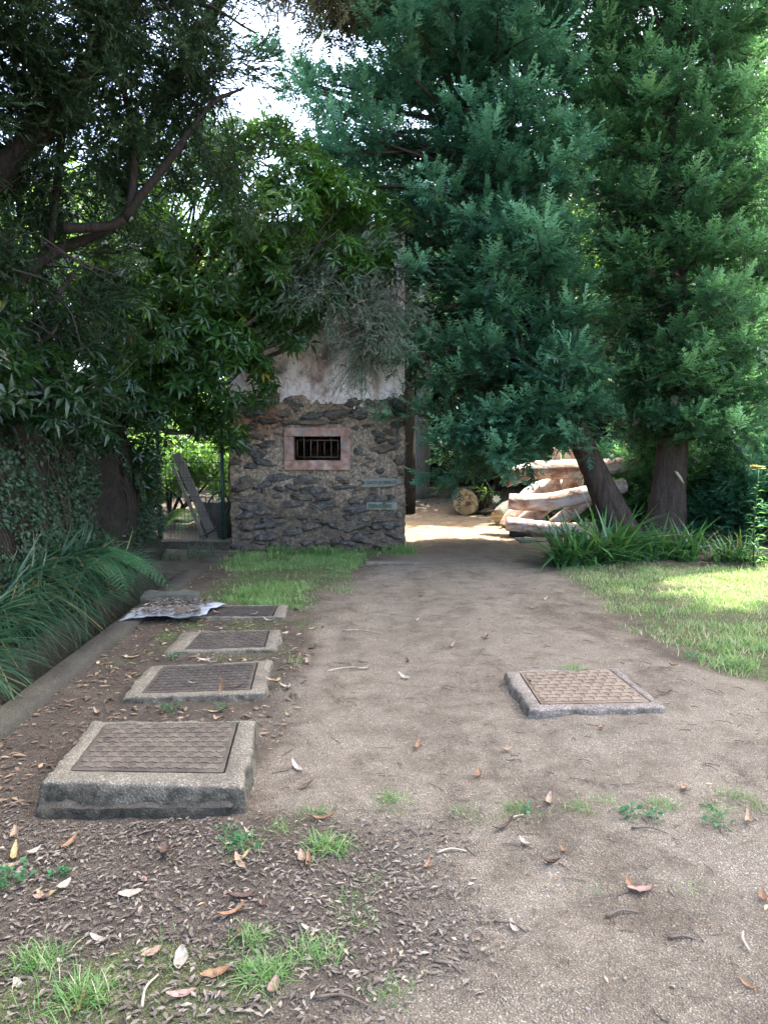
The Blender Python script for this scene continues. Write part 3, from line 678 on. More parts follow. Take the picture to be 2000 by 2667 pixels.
# ------------------------------------------------------------------ small templates
def leaf_t(L=.13, Wd=.036, fold=.25, droop=.03):
    h = Wd * fold
    v = np.array([(0, 0, 0), (-Wd / 2, L * .45, h), (0, L * .5, 0), (Wd / 2, L * .45, h), (0, L, -droop)])
    return v, np.array([(0, 2, 1), (0, 3, 2), (1, 2, 4), (2, 3, 4)])
def spray_t(L=.22, n=6, wl=.095, wd=.03, seed=0):
    """flat feathery conifer spray along +Y, tips turned up"""
    rs = np.random.default_rng(seed); v, f = [], []
    for k in range(n):
        t = .06 + .92 * k / (n - 1); y = L * t; ln = wl * (1.15 - .7 * t) * rs.uniform(.8, 1.2); z = .10 * L * t * t - .02 * L * t + rs.uniform(-.012, .012)
        for s in (-1, 1):
            a = R_(rs.uniform(18, 66)); b = len(v); d = np.array([s * math.sin(a), math.cos(a)]); p = np.array([-d[1], d[0]]) * wd * .5
            e = np.array([0, y]) + d * ln
            v += [(p[0], y + p[1], z), (-p[0], y - p[1], z), (e[0], e[1], z + rs.uniform(-.03, .012))]
            f.append((b, b + 1, b + 2) if s < 0 else (b + 1, b, b + 2))
    return np.array(v), np.array(f)
SPR = [spray_t(seed=s, wl=w_) for s, w_ in enumerate((.095, .08, .11, .09))]
SPR_LO = [spray_t(L=.3, n=6, wl=.14, wd=.045, seed=s + 5) for s in range(2)]
def whorl_t(n=9, L=.14, W_=.038, seed=0, el=(-35, 25)):
    rs = np.random.default_rng(seed); parts = []
    for k in range(n):
        v, f = leaf_t(L * rs.uniform(.75, 1.1), W_ * rs.uniform(.85, 1.1), .22, .025)
        a = 2 * math.pi * k / n + rs.uniform(-.25, .25); e = R_(rs.uniform(*el)); d = np.array([[math.cos(a) * math.cos(e), math.sin(a) * math.cos(e), math.sin(e)]])
        Rm = frames(d, np.array([[0, 0, 1.0]]))[0]; parts.append((v @ Rm.T + d[0] * .01, f, np.full(len(v), rs.uniform(-.08, .08))))
    return join(parts)
WH = [whorl_t(8, seed=1), whorl_t(7, seed=2), whorl_t(9, .16, seed=3, el=(-50, 10))]
def blade_t(h=1.0, w=.06, bend=.35, seg=3):
    v, f = [], []
    for k in range(seg + 1):
        t = k / seg; wd = w * (1 - t) ** .7 * .5; y = bend * t * t * h; z = h * t * (1 - .35 * bend * t)
        v += [(-wd, y, z), (wd, y, z)] if k < seg else [(0, y, z)]
    for k in range(seg - 1): b = 2 * k; f += [(b, b + 1, b + 3), (b, b + 3, b + 2)]
    b = 2 * (seg - 1); f.append((b, b + 1, b + 2)); return np.array(v), np.array(f)
def rotz(a):
    c, s = np.cos(a), np.sin(a); z = np.zeros_like(a); o = np.ones_like(a)
    return np.stack([np.stack([c, -s, z], -1), np.stack([s, c, z], -1), np.stack([z, z, o], -1)], -2)
def rand_dirs(rs, n): return nrm(rs.normal(size=(n, 3)))

# ------------------------------------------------------------------ conifers
def conifer(trunk, tz, z0, z1, nbr, ext, seed, dens=1.0, tmpl=SPR, size=(.8, 1.25), rise=.12, skip=None):
    """sprays on plumes of branches. ext(z)->(left,right,front,back) reach in metres"""
    rs = np.random.default_rng(seed); pos, dr, up, sc, ti, limbs = [], [], [], [], [], []
    for b in range(nbr):
        z = z0 + (z1 - z0) * ((b + rs.random()) / nbr); az = b * 2.39996 + rs.uniform(-.5, .5)
        ca, sa = math.cos(az), math.sin(az); l, r, fr, bk = ext(z); ex = (r if ca > 0 else l) * rs.uniform(.72, 1.06); ey = (bk if sa > 0 else fr) * rs.uniform(.75, 1.05)
        L = 1 / math.sqrt((ca / ex) ** 2 + (sa / ey) ** 2)
        p0 = np.array([np.interp(z, tz, trunk[:, 0]), np.interp(z, tz, trunk[:, 1]), z]); h = np.array([ca, sa, 0]); side = np.array([-sa, ca, 0])
        if skip is not None and skip(p0 + h * L): continue
        A, B = rs.uniform(-.05, .35) + rise, rs.uniform(.15, .6); br = rs.uniform(-.16, .20)
        path = lambda t: p0 + h * L * t + np.array([0, 0, 1]) * L * (A * t - B * t * t + .22 * t ** 3) + side * L * .06 * math.sin(3 * t + b)
        pts = np.array([path(t) for t in np.linspace(0, .95, 6)]); limbs.append((*tube(pts, np.linspace(.012 + .014 * L, .004, 6), 5, cap=False), None))
        npf = max(3, int(L * 5.5 * dens)); up0 = np.array([0, 0, 1.0])
        for k in range(npf):
            t = .12 + .88 * ((k + rs.random()) / npf) ** .85; c = path(t); tan = nrm(path(min(t + .02, 1.02)) - path(t)); wdt = min(L, 2.2) * (.34 * (1 - t) + .05)
            lat = rs.uniform(-1, 1); c = c + side * lat * wdt + up0 * rs.uniform(-.08, .06); ax = nrm(tan * .8 + side * lat * .7 + up0 * rs.uniform(-.1, .45)); pb = br + rs.normal() * .15
            m_ = rs.integers(12, 19) if tmpl is SPR else rs.integers(9, 14)
            dd = nrm(ax * .8 + rs.normal(size=(m_, 3)) * np.array([.55, .55, .42])); w = rs.random(m_)
            pos.extend(c + dd * (.04 + .15 * w)[:, None] + ax * rs.uniform(-.12, .10, (m_, 1))); dr.extend(dd); up.extend(up0 + rs.normal(size=(m_, 3)) * .4)
            sc.extend(rs.uniform(*size, m_) * .9); ti.extend(np.clip(.13 + .40 * t + pb + .42 * dd[:, 2] + rs.normal(size=m_) * .08, 0, 1))  # tint paints shade: dark inside and below, bright tops and tips
    pos, dr, up, sc, ti = map(np.array, (pos, dr, up, sc, ti)); ch = rs.integers(0, len(tmpl), len(pos)); parts = []
    for k, (tv, tf) in enumerate(tmpl):
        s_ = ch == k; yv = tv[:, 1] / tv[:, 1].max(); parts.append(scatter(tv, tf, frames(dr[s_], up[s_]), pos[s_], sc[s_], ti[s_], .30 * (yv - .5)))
    return join(parts), join(limbs)
def add_trunk(name, pts, rad, mat, parent, n=40, seg=28, ridge=.10, seed=0, nr=13):
    p = spline(pts, n); r = np.interp(np.linspace(0, 1, n), np.linspace(0, 1, len(rad)), rad)
    P, F = tube(p, r, seg, .05, 2.0, seed, ridge, nr); return obj(name, P, F, mat, parent, smooth=True), p

tree = thing('cypress_tree', (3.85, 10.8, 0), 'big dark green cypress with two leaning trunks growing from one base beside the path', 'tree')
tl, pl = add_trunk('trunk', [(3.62, 10.72, -.15), (3.45, 10.66, .25), (3.10, 10.62, .95), (2.72, 10.6, 1.75), (2.3, 10.6, 2.8), (1.9, 10.6, 3.9), (1.45, 10.6, 5.5), (1.1, 10.6, 8), (1.0, 10.6, 12), (1.0, 10.6, 19)], [.31, .215, .168, .152, .142, .135, .12, .10, .06, .02], M['bark_cypress'], tree, 70, 30, .12, 3)
tr, prt = add_trunk('trunk', [(4.12, 10.95, -.15), (4.2, 10.98, .25), (4.24, 11.0, .95), (4.27, 11.0, 1.75), (4.25, 11.0, 2.8), (4.15, 11.0, 4.5), (4.05, 11, 7), (4.0, 11, 12), (4.0, 11, 19)], [.38, .28, .215, .19, .17, .15, .12, .07, .02], M['bark_cypress'], tree, 70, 30, .14, 4)
def extL(z):
    left = np.interp(z, [1.2, 1.9, 2.5, 3.2, 3.9, 4.5, 5.0, 5.7, 6.5, 7.2, 9, 14, 19], [2.0, 2.7, 2.65, 2.65, 2.75, 2.9, 3.1, 3.2, 3.1, 2.5, 2.0, 1.9, 1.0])
    return left, np.interp(z, [1.2, 2, 3, 5, 8, 19], [.4, .3, .3, 1.05, 1.7, 1.1]), np.interp(z, [1.2, 4, 9, 19], [1.5, 1.9, 2.1, 1.1]), np.interp(z, [1.2, 4, 9, 19], [1.2, 1.7, 1.9, 1.1])
def extR(z):
    return np.interp(z, [1.1, 1.8, 2.6, 4, 7, 10, 19], [.75, .8, .85, 1.35, 2.0, 1.9, 1.1]), np.interp(z, [1.1, 2, 3.5, 5.5, 8, 19], [1.05, 1.6, 1.7, 1.5, 1.15, .6]), np.interp(z, [1.1, 4, 9, 19], [1.0, 1.6, 1.8, 1.1]), np.interp(z, [1.1, 4, 9, 19], [1.2, 1.6, 1.8, 1.1])
for pp, ext, z0, sd_, nb in ((pl, extL, 1.7, 11, 250), (prt, extR, 1.5, 12, 215)):
    (P, F, t_), (LP, LF, _) = conifer(pp, pp[:, 2], z0, 9.2, nb, ext, sd_)
    (P2, F2, t2), _ = conifer(pp, pp[:, 2], 1.75 if sd_ == 11 else 1.55, 2.6, 90 if sd_ == 11 else 16, ext, sd_ + 70, 1.0, SPR, (.8, 1.25), -.34, (lambda p: p[0] > 2.0 or p[0] < .55) if sd_ == 11 else None)
    P, F, t_ = join([(P, F, t_), (P2, F2, t2)])
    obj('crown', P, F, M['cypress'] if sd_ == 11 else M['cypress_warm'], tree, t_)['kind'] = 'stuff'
    obj('limbs', LP, LF, M['deadtwig'], tree)['kind'] = 'stuff'
    (P, F, t_), _ = conifer(pp, pp[:, 2], 9.0, 18.6, 80, ext, sd_ + 40, .5, SPR_LO, (1.7, 2.5))
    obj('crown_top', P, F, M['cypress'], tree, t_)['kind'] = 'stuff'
# dead brown sprays inside the crown
rs2 = np.random.default_rng(6); n = 280; zz = rs2.uniform(1.6, 6.5, n); which = rs2.random(n) < .5; cx = np.where(which, np.interp(zz, pl[:, 2], pl[:, 0]), np.interp(zz, prt[:, 2], prt[:, 0])); aa = rs2.uniform(0, 6.28, n); rr = rs2.uniform(.4, 1.5, n)
T = np.stack([cx + np.cos(aa) * rr, 10.8 + np.sin(aa) * rr, zz], -1); P, F, tt = scatter(*SPR[1], frames(np.stack([np.cos(aa), np.sin(aa), -.5 + 0 * aa], -1), rs2.normal(size=(n, 3)) * .4 + np.array([0, 0, 1])), T, rs2.uniform(.6, 1.1, n), rs2.random(n)); obj('dead_sprays', P, F, M['cypress_brown'], tree, tt)['kind'] = 'stuff'
# dry inner twigs hanging in the lower crown
rs2 = np.random.default_rng(5); Ps = []
for k in range(150):
    c = np.array([rs2.uniform(2.0, 4.6), rs2.uniform(10.2, 11.2), rs2.uniform(1.8, 5)]); d = np.array([rs2.normal() * .5, rs2.normal() * .4, -rs2.uniform(.1, .6)])
    Ps.append((*tube(spline([c, c + d * .4 + rs2.normal(size=3) * .05, c + d * .9], 5), (.006, .005, .004, .003, .002), 4, cap=False), None))
P, F, _ = join(Ps); obj('dead_twigs', P, F, M['deadtwig'], tree)['kind'] = 'stuff'
P, F = tube(spline([(4.2, 10.70, 1.12), (4.26, 10.66, 1.03), (4.33, 10.68, .93)], 6), (.012, .022, .02, .02, .014, .006), 5); obj('torn_bark_strip', P, F, M['twig_pale'], tree)

def simple_conifer(name, base, h, rad, label, seed, nb, z0, mat, dens=.6, tm=SPR_LO, size=(1.1, 1.7), group=None, r0=.22):
    t = thing(name, base, label, 'tree', group); b = np.array(base, float)
    _, p = add_trunk('trunk', [b + (0, 0, -.2), b + (0, 0, h * .4), b + (.1, 0, h)], [r0, r0 * .7, .02], M['bark_dark'], t, 16, 10, .06, seed)
    ext = lambda z: (max(.3, rad * (1 - .75 * ((z - base[2]) / h) ** 1.5)),) * 4
    (P, F, tt), (LP, LF, _) = conifer(p, p[:, 2], base[2] + z0, base[2] + h * .97, nb, ext, seed, dens, tm, size)
    obj('crown', P, F, mat, t, tt)['kind'] = 'stuff'; obj('limbs', LP, LF, M['deadtwig'], t)['kind'] = 'stuff'
    return t
simple_conifer('cypress_tree', (8.0, 14.2, .2), 10.0, 2.4, 'light green cypress at the right behind the twin trunked one', 21, 120, .5, M['cypress_light'], .75, SPR_LO, (1.0, 1.5))
simple_conifer('cypress_tree', (9.0, 17.5, .3), 13, 3.4, 'tall dark cypress standing behind the light green one', 22, 90, 1.0, M['cypress'], .5, SPR_LO, (1.6, 2.3))
simple_conifer('cypress_tree', (2.3, 20.8, .3), 9.5, 3.0, 'tall dark cypress far behind the log heap', 23, 80, 2.6, M['cypress'], .5, SPR_LO, (1.6, 2.3))
simple_conifer('cypress_tree', (6.2, 20.5, .3), 11, 3.2, 'tall dark cypress seen between the two leaning trunks', 24, 80, 2.0, M['cypress'], .5, SPR_LO, (1.6, 2.3))

for k, (x, y, h_, zc_) in enumerate(((5.3, 6.7, 19, 9.0), (7.2, 8.3, 20, 10.5), (6.1, 4.0, 18.5, 9.0), (6.8, 10.8, 21.5, 12.6), (5.8, 1.3, 19, 9.0))):  # unseen pines added right of the lawn to keep the path in shade
    simple_conifer('shade_pine', (x, y, .1), h_, 2.7, 'tall bare stemmed pine added out of view to shade the path', 80 + k, 58, zc_, M['cypress'], .42, SPR_LO, (2.0, 2.9), 'added shade pines right of the lawn')
def feather_shrub(base, r, h, n, seed, label, mat):
    rs = np.random.default_rng(seed); t = thing('juniper_shrub', base, label, 'shrub', 'feathery green shrubs behind the trunks'); b = np.array(base, float)
    d = rand_dirs(rs, n); d[:, 2] = np.abs(d[:, 2]); k = rs.uniform(.45, 1.0, n) ** .6
    T = b + d * np.array([r, r, h]) * (k * (1 + .22 * vnoise(d * 3, seed)))[:, None]
    dr = d * np.array([1, 1, .55]) + rs.normal(size=(n, 3)) * .3; up = np.array([0, 0, 1]) + rs.normal(size=(n, 3)) * .35
    tv, tf = SPR[0]; P, F, tt = scatter(tv, tf, frames(dr, up), T, rs.uniform(.95, 1.6, n), np.clip(.2 + .6 * k * (.4 + .6 * d[:, 2]) + rs.normal(size=n) * .1, 0, 1), .2 * (tv[:, 1] / .25 - .5))
    obj('foliage', P, F, mat, t, tt)['kind'] = 'stuff'
    P, F, _ = join([(*tube(spline([b, b + nrm(rs.normal(size=3) * (1, 1, .3) + (0, 0, .8)) * r * .7], 4), (.03, .02, .015, .008), 5), None) for q_ in range(7)]); obj('stems', P, F, M['bark_dark'], t)['kind'] = 'stuff'
feather_shrub((4.6, 12.6, .1), 1.0, 1.6, 1500, 31, 'pale green feathery shrub seen between the two trunks', M['cypress_light'])
feather_shrub((3.9, 13.6, .1), .9, 1.3, 1000, 32, 'pale feathery shrub behind the leaning trunk and the logs', M['cypress_light'])
feather_shrub((5.75, 11.2, .15), 1.05, 1.3, 1500, 33, 'blue green feathery shrub right of the thick trunk', M['cypress'])
feather_shrub((6.9, 10.6, .25), 1.1, 1.2, 1400, 34, 'dark feathery shrub behind the tall yellow flower stalk', M['cypress'])
feather_shrub((6.3, 12.6, .2), 1.2, 2.3, 1500, 35, 'tall light green feathery shrub in front of the light cypress', M['cypress_light'])

# ------------------------------------------------------------------ broad-leaved trees and woodland behind
LB, LBF = np.array([(0, 0, 0), (-.03, .05, .008), (.03, .05, .008), (0, .11, -.015)]), np.array([(0, 2, 1), (1, 2, 3)])
def broad_tree(name, base, h, blobs, n, label, seed, mat=M['broad'], size=(.8, 1.6), cat='tree', trunk_r=.12, group=None, bias=0.0):
    rs = np.random.default_rng(seed); t = thing(name, base, label, cat, group); b = np.array(base, float); Ts, ks, ds = [], [], []
    vol = np.array([q_[3] ** 2.2 for q_ in blobs]); cnt = (n * vol / vol.sum()).astype(int); Ps = []
    for (x, y, z, r), c in zip(blobs, cnt):
        cen = np.array([x, y, z]); d = rand_dirs(rs, c); k = rs.random(c) ** .4
        q_ = cen + d * (r * k * (1 + .35 * vnoise(d * 2.2 + seed, seed)))[:, None] * np.array([1, 1, .8])
        keep = vnoise(q_ * 2.4, seed + 1) + .35 * vnoise(q_ * 6, seed + 2) > -.22
        Ts.append(q_[keep]); ks.append(k[keep]); ds.append(d[keep])
        mid = (b + cen) / 2 + rs.normal(size=3) * .25
        Ps.append((*tube(spline([b + (0, 0, .1), mid, cen + (0, 0, r * .4)], 8), np.linspace(trunk_r * .8, .015, 8), 6, .1, 4), None))
    T, k, d = np.vstack(Ts), np.concatenate(ks), np.vstack(ds); m_ = len(T)
    dr = d * .6 + rs.normal(size=(m_, 3)) * .6 + np.array([0, 0, -.25]); up = np.array([0, 0, 1]) + d * .4 + rs.normal(size=(m_, 3)) * .5
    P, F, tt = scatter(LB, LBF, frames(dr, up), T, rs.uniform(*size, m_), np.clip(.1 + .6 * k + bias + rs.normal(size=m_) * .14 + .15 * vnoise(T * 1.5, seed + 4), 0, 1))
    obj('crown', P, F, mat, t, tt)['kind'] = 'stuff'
    P, F, _ = join(Ps); obj('stems', P, F, M['bark_dark'], t)['kind'] = 'stuff'
    return t
rb_l = lambda seed, x, y, z, sx, sy, sz, r, n: [(x + g.uniform(-sx, sx), y + g.uniform(-sy, sy), z + g.uniform(-sz, sz), r * g.uniform(.6, 1.15)) for g in [random.Random(seed)] for _ in range(n)]
broad_tree('broadleaf_tree', (4.6, 16.5, .2), 7, rb_l(1, 4.6, 16.5, 4.2, 1.2, .8, 2.2, 1.0, 9), 13000, 'sunlit yellow green tree behind the gap between the trunks', 41, size=(1.0, 1.9))
broad_tree('leafy_shrub', (-3.9, 13.4, 0), 2, rb_l(2, -3.7, 13.4, 1.0, .9, .5, .6, .65, 8), 6500, 'bright green leafy shrub in sun behind the wire gate', 42, cat='shrub', size=(.7, 1.3), trunk_r=.04)
broad_tree('broadleaf_tree', (-5.0, 15.5, 0), 5, rb_l(3, -4.7, 15.6, 3.0, 1.5, .9, 1.6, 1.0, 10), 11000, 'bright green tree in sun behind the rhododendron', 43, size=(1.0, 1.8))
broad_tree('broadleaf_tree', (-7.6, 15.0, 1), 7, rb_l(4, -7.2, 15.0, 4.2, 1.8, 1.0, 2.4, 1.1, 11), 11000, 'green tree high on the bank at the left behind the heath branches', 44, size=(1.2, 2.0))
broad_tree('broadleaf_tree', (-3.6, 19.5, 0), 7, rb_l(5, -4.2, 19.5, 4.6, 1.5, 1.0, 1.9, 1.2, 9), 8000, 'far green tree under the open sky behind the hut', 45, size=(1.4, 2.2))
broad_tree('broadleaf_tree', (.2, 18.0, .2), 6, rb_l(6, -.2, 18.2, 3.6, 1.0, .8, 1.4, 1.1, 7), 6000, 'dark leafy tree behind the hut corner', 46, M['woods'], size=(1.4, 2.2))
# woodland mass
rs2 = np.random.default_rng(9); n = 40000
T = np.stack([rs2.uniform(-18, 24, n), rs2.uniform(21.0, 27, n), rs2.random(n) ** 1.5 * 12.5], -1); T[:, 2] += .1
top = np.interp(T[:, 0], [-18, -9, -6, -4.5, -2, 0, 4, 7, 24], [11, 9, 6, 4.2, 4.2, 6.5, 8, 12, 12.5]) * (1 + .22 * vnoise(xyz(T[:, 0] * .5, T[:, 1] * .3), 6))
kp = (vnoise(T * .9, 3) + .4 * vnoise(T * 2.5, 4) > -.45) & (T[:, 2] < top); T = np.vstack([T[kp], np.stack([rs2.uniform(-3, 11, 9000), rs2.uniform(21, 24, 9000), .2 + 5.5 * rs2.random(9000)], -1)]); n = len(T)
P, F, tt = scatter(LB, LBF, frames(rand_dirs(rs2, n), np.array([0, 0, 1]) + rs2.normal(size=(n, 3)) * .5), T, rs2.uniform(3.0, 4.8, n), np.clip(.35 + rs2.normal(size=n) * .25, 0, 1))
o = obj('woodland', P, F, M['woods'], None, tt); tag(o, 'dark mass of woodland foliage behind the clearing', 'woodland', kind='stuff')
# trunks of the wood behind the clearing
def wood_trunk(x, y, r, h, lean, mat, label, group, seed):
    t = thing('forest_tree', (x, y, .15), label, 'tree', group); b = np.array([x, y, .0])
    add_trunk('trunk', [b, b + (lean * .5 + .03, 0, h * .5), b + (lean, .1, h)], [r * 1.25, r, r * .7], mat, t, 18, 14, .06, seed)
    rs = np.random.default_rng(seed)
    for q_ in range(3):
        z = h * rs.uniform(.45, .9); a = rs.uniform(0, 6.28); c = b + (lean * z / h, 0, z); d = np.array([math.cos(a), math.sin(a), .5]) * rs.uniform(.6, 1.2)
        P, F = tube(spline([c, c + d * .5, c + d + (0, 0, .1)], 5), np.linspace(r * .3, .012, 5), 5); obj('branch', P, F, mat, t)
    n = 500; T = b + (lean, .1, h) + rs.normal(size=(n, 3)) * (.9, .7, .7)
    P, F, tt = scatter(LB, LBF, frames(rand_dirs(rs, n), np.array([0, 0, 1]) + rs.normal(size=(n, 3)) * .5), T, rs.uniform(1.6, 2.6, n), np.clip(.4 + rs.normal(size=n) * .2, 0, 1)); obj('crown', P, F, M['woods'], t, tt)['kind'] = 'stuff'
wood_trunk(.86, 17.4, .17, 6.5, .1, M['bark_grey'], 'thick pale grey tree trunk in shade just past the hut corner', None, 1)
wood_trunk(3.45, 16.6, .19, 7, .15, M['bark_grey'], 'thick pale grey trunk standing behind the log heap', None, 2)
wood_trunk(.52, 15.4, .11, 6, -.1, M['bark_dark'], 'dark trunk close beside the hut corner', None, 3)
g = random.Random(8); wt_ = lambda x: 'the leaf strewn edge of the clearing' if x < 1.6 else 'the big sawn log' if x < 2.4 else 'the short grey log' if x < 3.2 else 'the heap of logs'
for k in range(16):
    x = 1.15 + k * .26 + g.uniform(-.1, .1)
    wood_trunk(x * 1.15, 18.6 + g.uniform(-.8, 1.4), g.uniform(.045, .11), g.uniform(4.5, 6.5), g.uniform(-.6, .6), M['bark_dark'], f'slender dark trunk in shade behind {wt_(x)}', f'slender trunks behind {wt_(x)}', 20 + k)

# ------------------------------------------------------------------ rhododendron over the gate
def rhodo(base, blobs, n, label, seed, mat=M['rhodo'], size=(.75, 1.3), shell=.25, thin=-.12):
    rs = np.random.default_rng(seed); t = thing('rhododendron_bush', base, label, 'bush'); b = np.array(base, float); Ts, ds, ks = [], [], []
    vol = np.array([q_[3] ** 2 for q_ in blobs]); cnt = (n * vol / vol.sum()).astype(int); Ps = []
    for (x, y, z, r), c in zip(blobs, cnt):
        cen = np.array([x, y, z]); d = rand_dirs(rs, c); k = rs.random(c) ** shell
        q_ = cen + d * (r * k * (1 + .3 * vnoise(d * 2.5 + seed + x, seed)))[:, None]
        keep = vnoise(q_ * 2.6, seed + 1) > thin; Ts.append(q_[keep]); ds.append(d[keep]); ks.append(k[keep])
        for w in range(3):
            e = cen + rand_dirs(rs, 1)[0] * r * .8; mid = b * .45 + e * .55 + rs.normal(size=3) * .2
            Ps.append((*tube(spline([b + rs.normal(size=3) * .1, mid, (mid + e) / 2 + rs.normal(size=3) * .12, e], 10), np.linspace(.04, .006, 10), 5, .1, 5), None))
    T, d, k = np.vstack(Ts), np.vstack(ds), np.concatenate(ks); m_ = len(T); ax = d * .55 + np.array([0, 0, .75]) + rs.normal(size=(m_, 3)) * .35
    Rm = frames(np.cross(ax, rs.normal(size=(m_, 3))), ax); ch = rs.integers(0, 3, m_); parts = []
    ti = np.clip(.24 + .3 * k * (.5 + .5 * d[:, 2]) + .22 * sstep(3.2, 4.6, T[:, 2]) * (T[:, 0] > -2.4) + rs.normal(size=m_) * .14, 0, .92); ti[rs.random(m_) < .012] = 1.0  # upper right leaves tinted brighter, sunlight painted into their colour
    for q_ in range(3):
        tv, tf, tl_ = WH[q_]; s_ = ch == q_; parts.append(scatter(tv, tf, Rm[s_], T[s_], rs.uniform(*size, s_.sum()), ti[s_], tl_))
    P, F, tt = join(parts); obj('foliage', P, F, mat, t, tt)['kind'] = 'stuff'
    P, F, _ = join(Ps); obj('stems', P, F, M['deadtwig'], t)['kind'] = 'stuff'
    return t
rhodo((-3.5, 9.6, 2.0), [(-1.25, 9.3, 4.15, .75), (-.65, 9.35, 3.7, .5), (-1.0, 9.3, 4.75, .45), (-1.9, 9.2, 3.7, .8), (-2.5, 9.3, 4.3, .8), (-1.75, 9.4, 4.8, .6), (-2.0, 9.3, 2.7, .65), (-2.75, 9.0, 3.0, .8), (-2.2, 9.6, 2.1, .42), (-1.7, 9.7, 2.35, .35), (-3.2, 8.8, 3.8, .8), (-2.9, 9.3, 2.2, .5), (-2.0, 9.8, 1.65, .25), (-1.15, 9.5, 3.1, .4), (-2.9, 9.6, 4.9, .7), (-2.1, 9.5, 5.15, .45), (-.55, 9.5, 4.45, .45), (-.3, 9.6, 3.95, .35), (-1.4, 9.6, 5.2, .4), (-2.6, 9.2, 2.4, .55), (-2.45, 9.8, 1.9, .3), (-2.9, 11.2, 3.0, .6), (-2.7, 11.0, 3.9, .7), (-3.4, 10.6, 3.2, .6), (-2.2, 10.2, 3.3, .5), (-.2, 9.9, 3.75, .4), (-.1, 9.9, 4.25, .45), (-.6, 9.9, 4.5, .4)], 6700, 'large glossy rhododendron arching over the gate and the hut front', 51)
rhodo((-3.9, 7.2, 2.2), [(-3.5, 7.2, 2.9, .6), (-3.3, 7.9, 2.5, .5), (-3.6, 6.6, 2.6, .55), (-3.9, 7.4, 3.7, .8), (-3.15, 8.3, 2.1, .4), (-3.7, 6.0, 2.3, .5), (-4.2, 6.3, 3.3, .8), (-3.3, 8.5, 3.1, .6), (-3.05, 6.6, 2.0, .4), (-3.1, 7.5, 1.9, .42), (-3.15, 8.6, 1.75, .4), (-3.05, 5.7, 2.1, .4), (-3.2, 9.5, 1.6, .4), (-3.25, 10.1, 1.1, .3)], 2500, 'rhododendron with leaves coloured as if in shade on top of the left bank', 52, M['rhodo_shade'])

# ------------------------------------------------------------------ tree heaths (fine needles)
def sprig_t(L=.22, n=14, seed=0, wl=.028, wd=.006):
    rs = np.random.default_rng(seed); v, f = [], []
    for k in range(n):
        t = .1 + .9 * k / n; a = rs.uniform(0, 6.28); y = L * t; b = len(v); o_ = np.array([math.cos(a), math.sin(a)]); p = np.array([-o_[1], o_[0]]) * wd; ln = wl * rs.uniform(.7, 1.3)
        v += [(p[0], y, p[1]), (-p[0], y, -p[1]), (o_[0] * ln, y + ln * 1.1, o_[1] * ln)]; f.append((b, b + 1, b + 2))
    b = len(v); v += [(-.003, 0, 0), (.003, 0, 0), (0, L, 0)]; f.append((b, b + 1, b + 2)); return np.array(v), np.array(f)
SG = [sprig_t(seed=s) for s in range(3)]
def heath(name, base, limbs, clumps, n, label, seed, mat, droop=-.2, size=(.8, 1.5), bias=0.0, bark=None):
    """limbs: (points, r0, r1); clumps: (x,y,z,rx,ry,rz)"""
    rs = np.random.default_rng(seed); t = thing(name, base, label, 'tree')
    for pts, r0, r1 in limbs:
        p = spline(pts, 26); P, F = tube(p, np.linspace(r0, r1, 26) * (1 + .12 * vnoise(p * 3, seed)), 10, .12, 5, seed, .06, 7); obj('limb', P, F, bark or M['bark_heath'], t, smooth=True)
    vol = np.array([c[3] * c[4] ** .5 * c[5] for c in clumps]); cnt = (n * vol / vol.sum()).astype(int); Ts, ds, Ps = [], [], []
    for (x, y, z, rx, ry, rz), c in zip(clumps, cnt):
        cen = np.array([x, y, z]); nt = max(6, c // 26); tw = cen + rs.normal(size=(nt, 3)) * .42 * np.array([rx, ry, rz]); td = nrm((tw - cen) + rs.normal(size=(nt, 3)) * .25 + np.array([.0, 0, droop])); 
        who = rs.integers(0, nt, c); a = rs.random(c) * .45
        Ts.append(tw[who] + td[who] * a[:, None] * 1.1 + rs.normal(size=(c, 3)) * .05 + np.array([0, 0, droop * .35]) * (a ** 2)[:, None]); ds.append(td[who] + rs.normal(size=(c, 3)) * .5)
        for q_ in range(min(nt, 40)): Ps.append((*tube(spline([tw[q_] - td[q_] * .25, tw[q_] + td[q_] * .1, tw[q_] + td[q_] * .5 + (0, 0, droop * .1)], 4), (.007, .005, .004, .002), 4, cap=False), None))
    T, d = np.vstack(Ts), np.vstack(ds); m_ = len(T); ch = rs.integers(0, 3, m_); sc = rs.uniform(*size, m_); ti = np.clip(.4 + bias + rs.normal(size=m_) * .2 + .25 * vnoise(T * 2, seed), 0, 1)
    P, F, tt = join([scatter(*SG[q_], frames(d[ch == q_], rs.normal(size=((ch == q_).sum(), 3))), T[ch == q_], sc[ch == q_], ti[ch == q_]) for q_ in range(3)])
    obj('foliage', P, F, mat, t, tt)['kind'] = 'stuff'; P, F, _ = join(Ps); obj('twigs', P, F, M['deadtwig'], t)['kind'] = 'stuff'
    return t
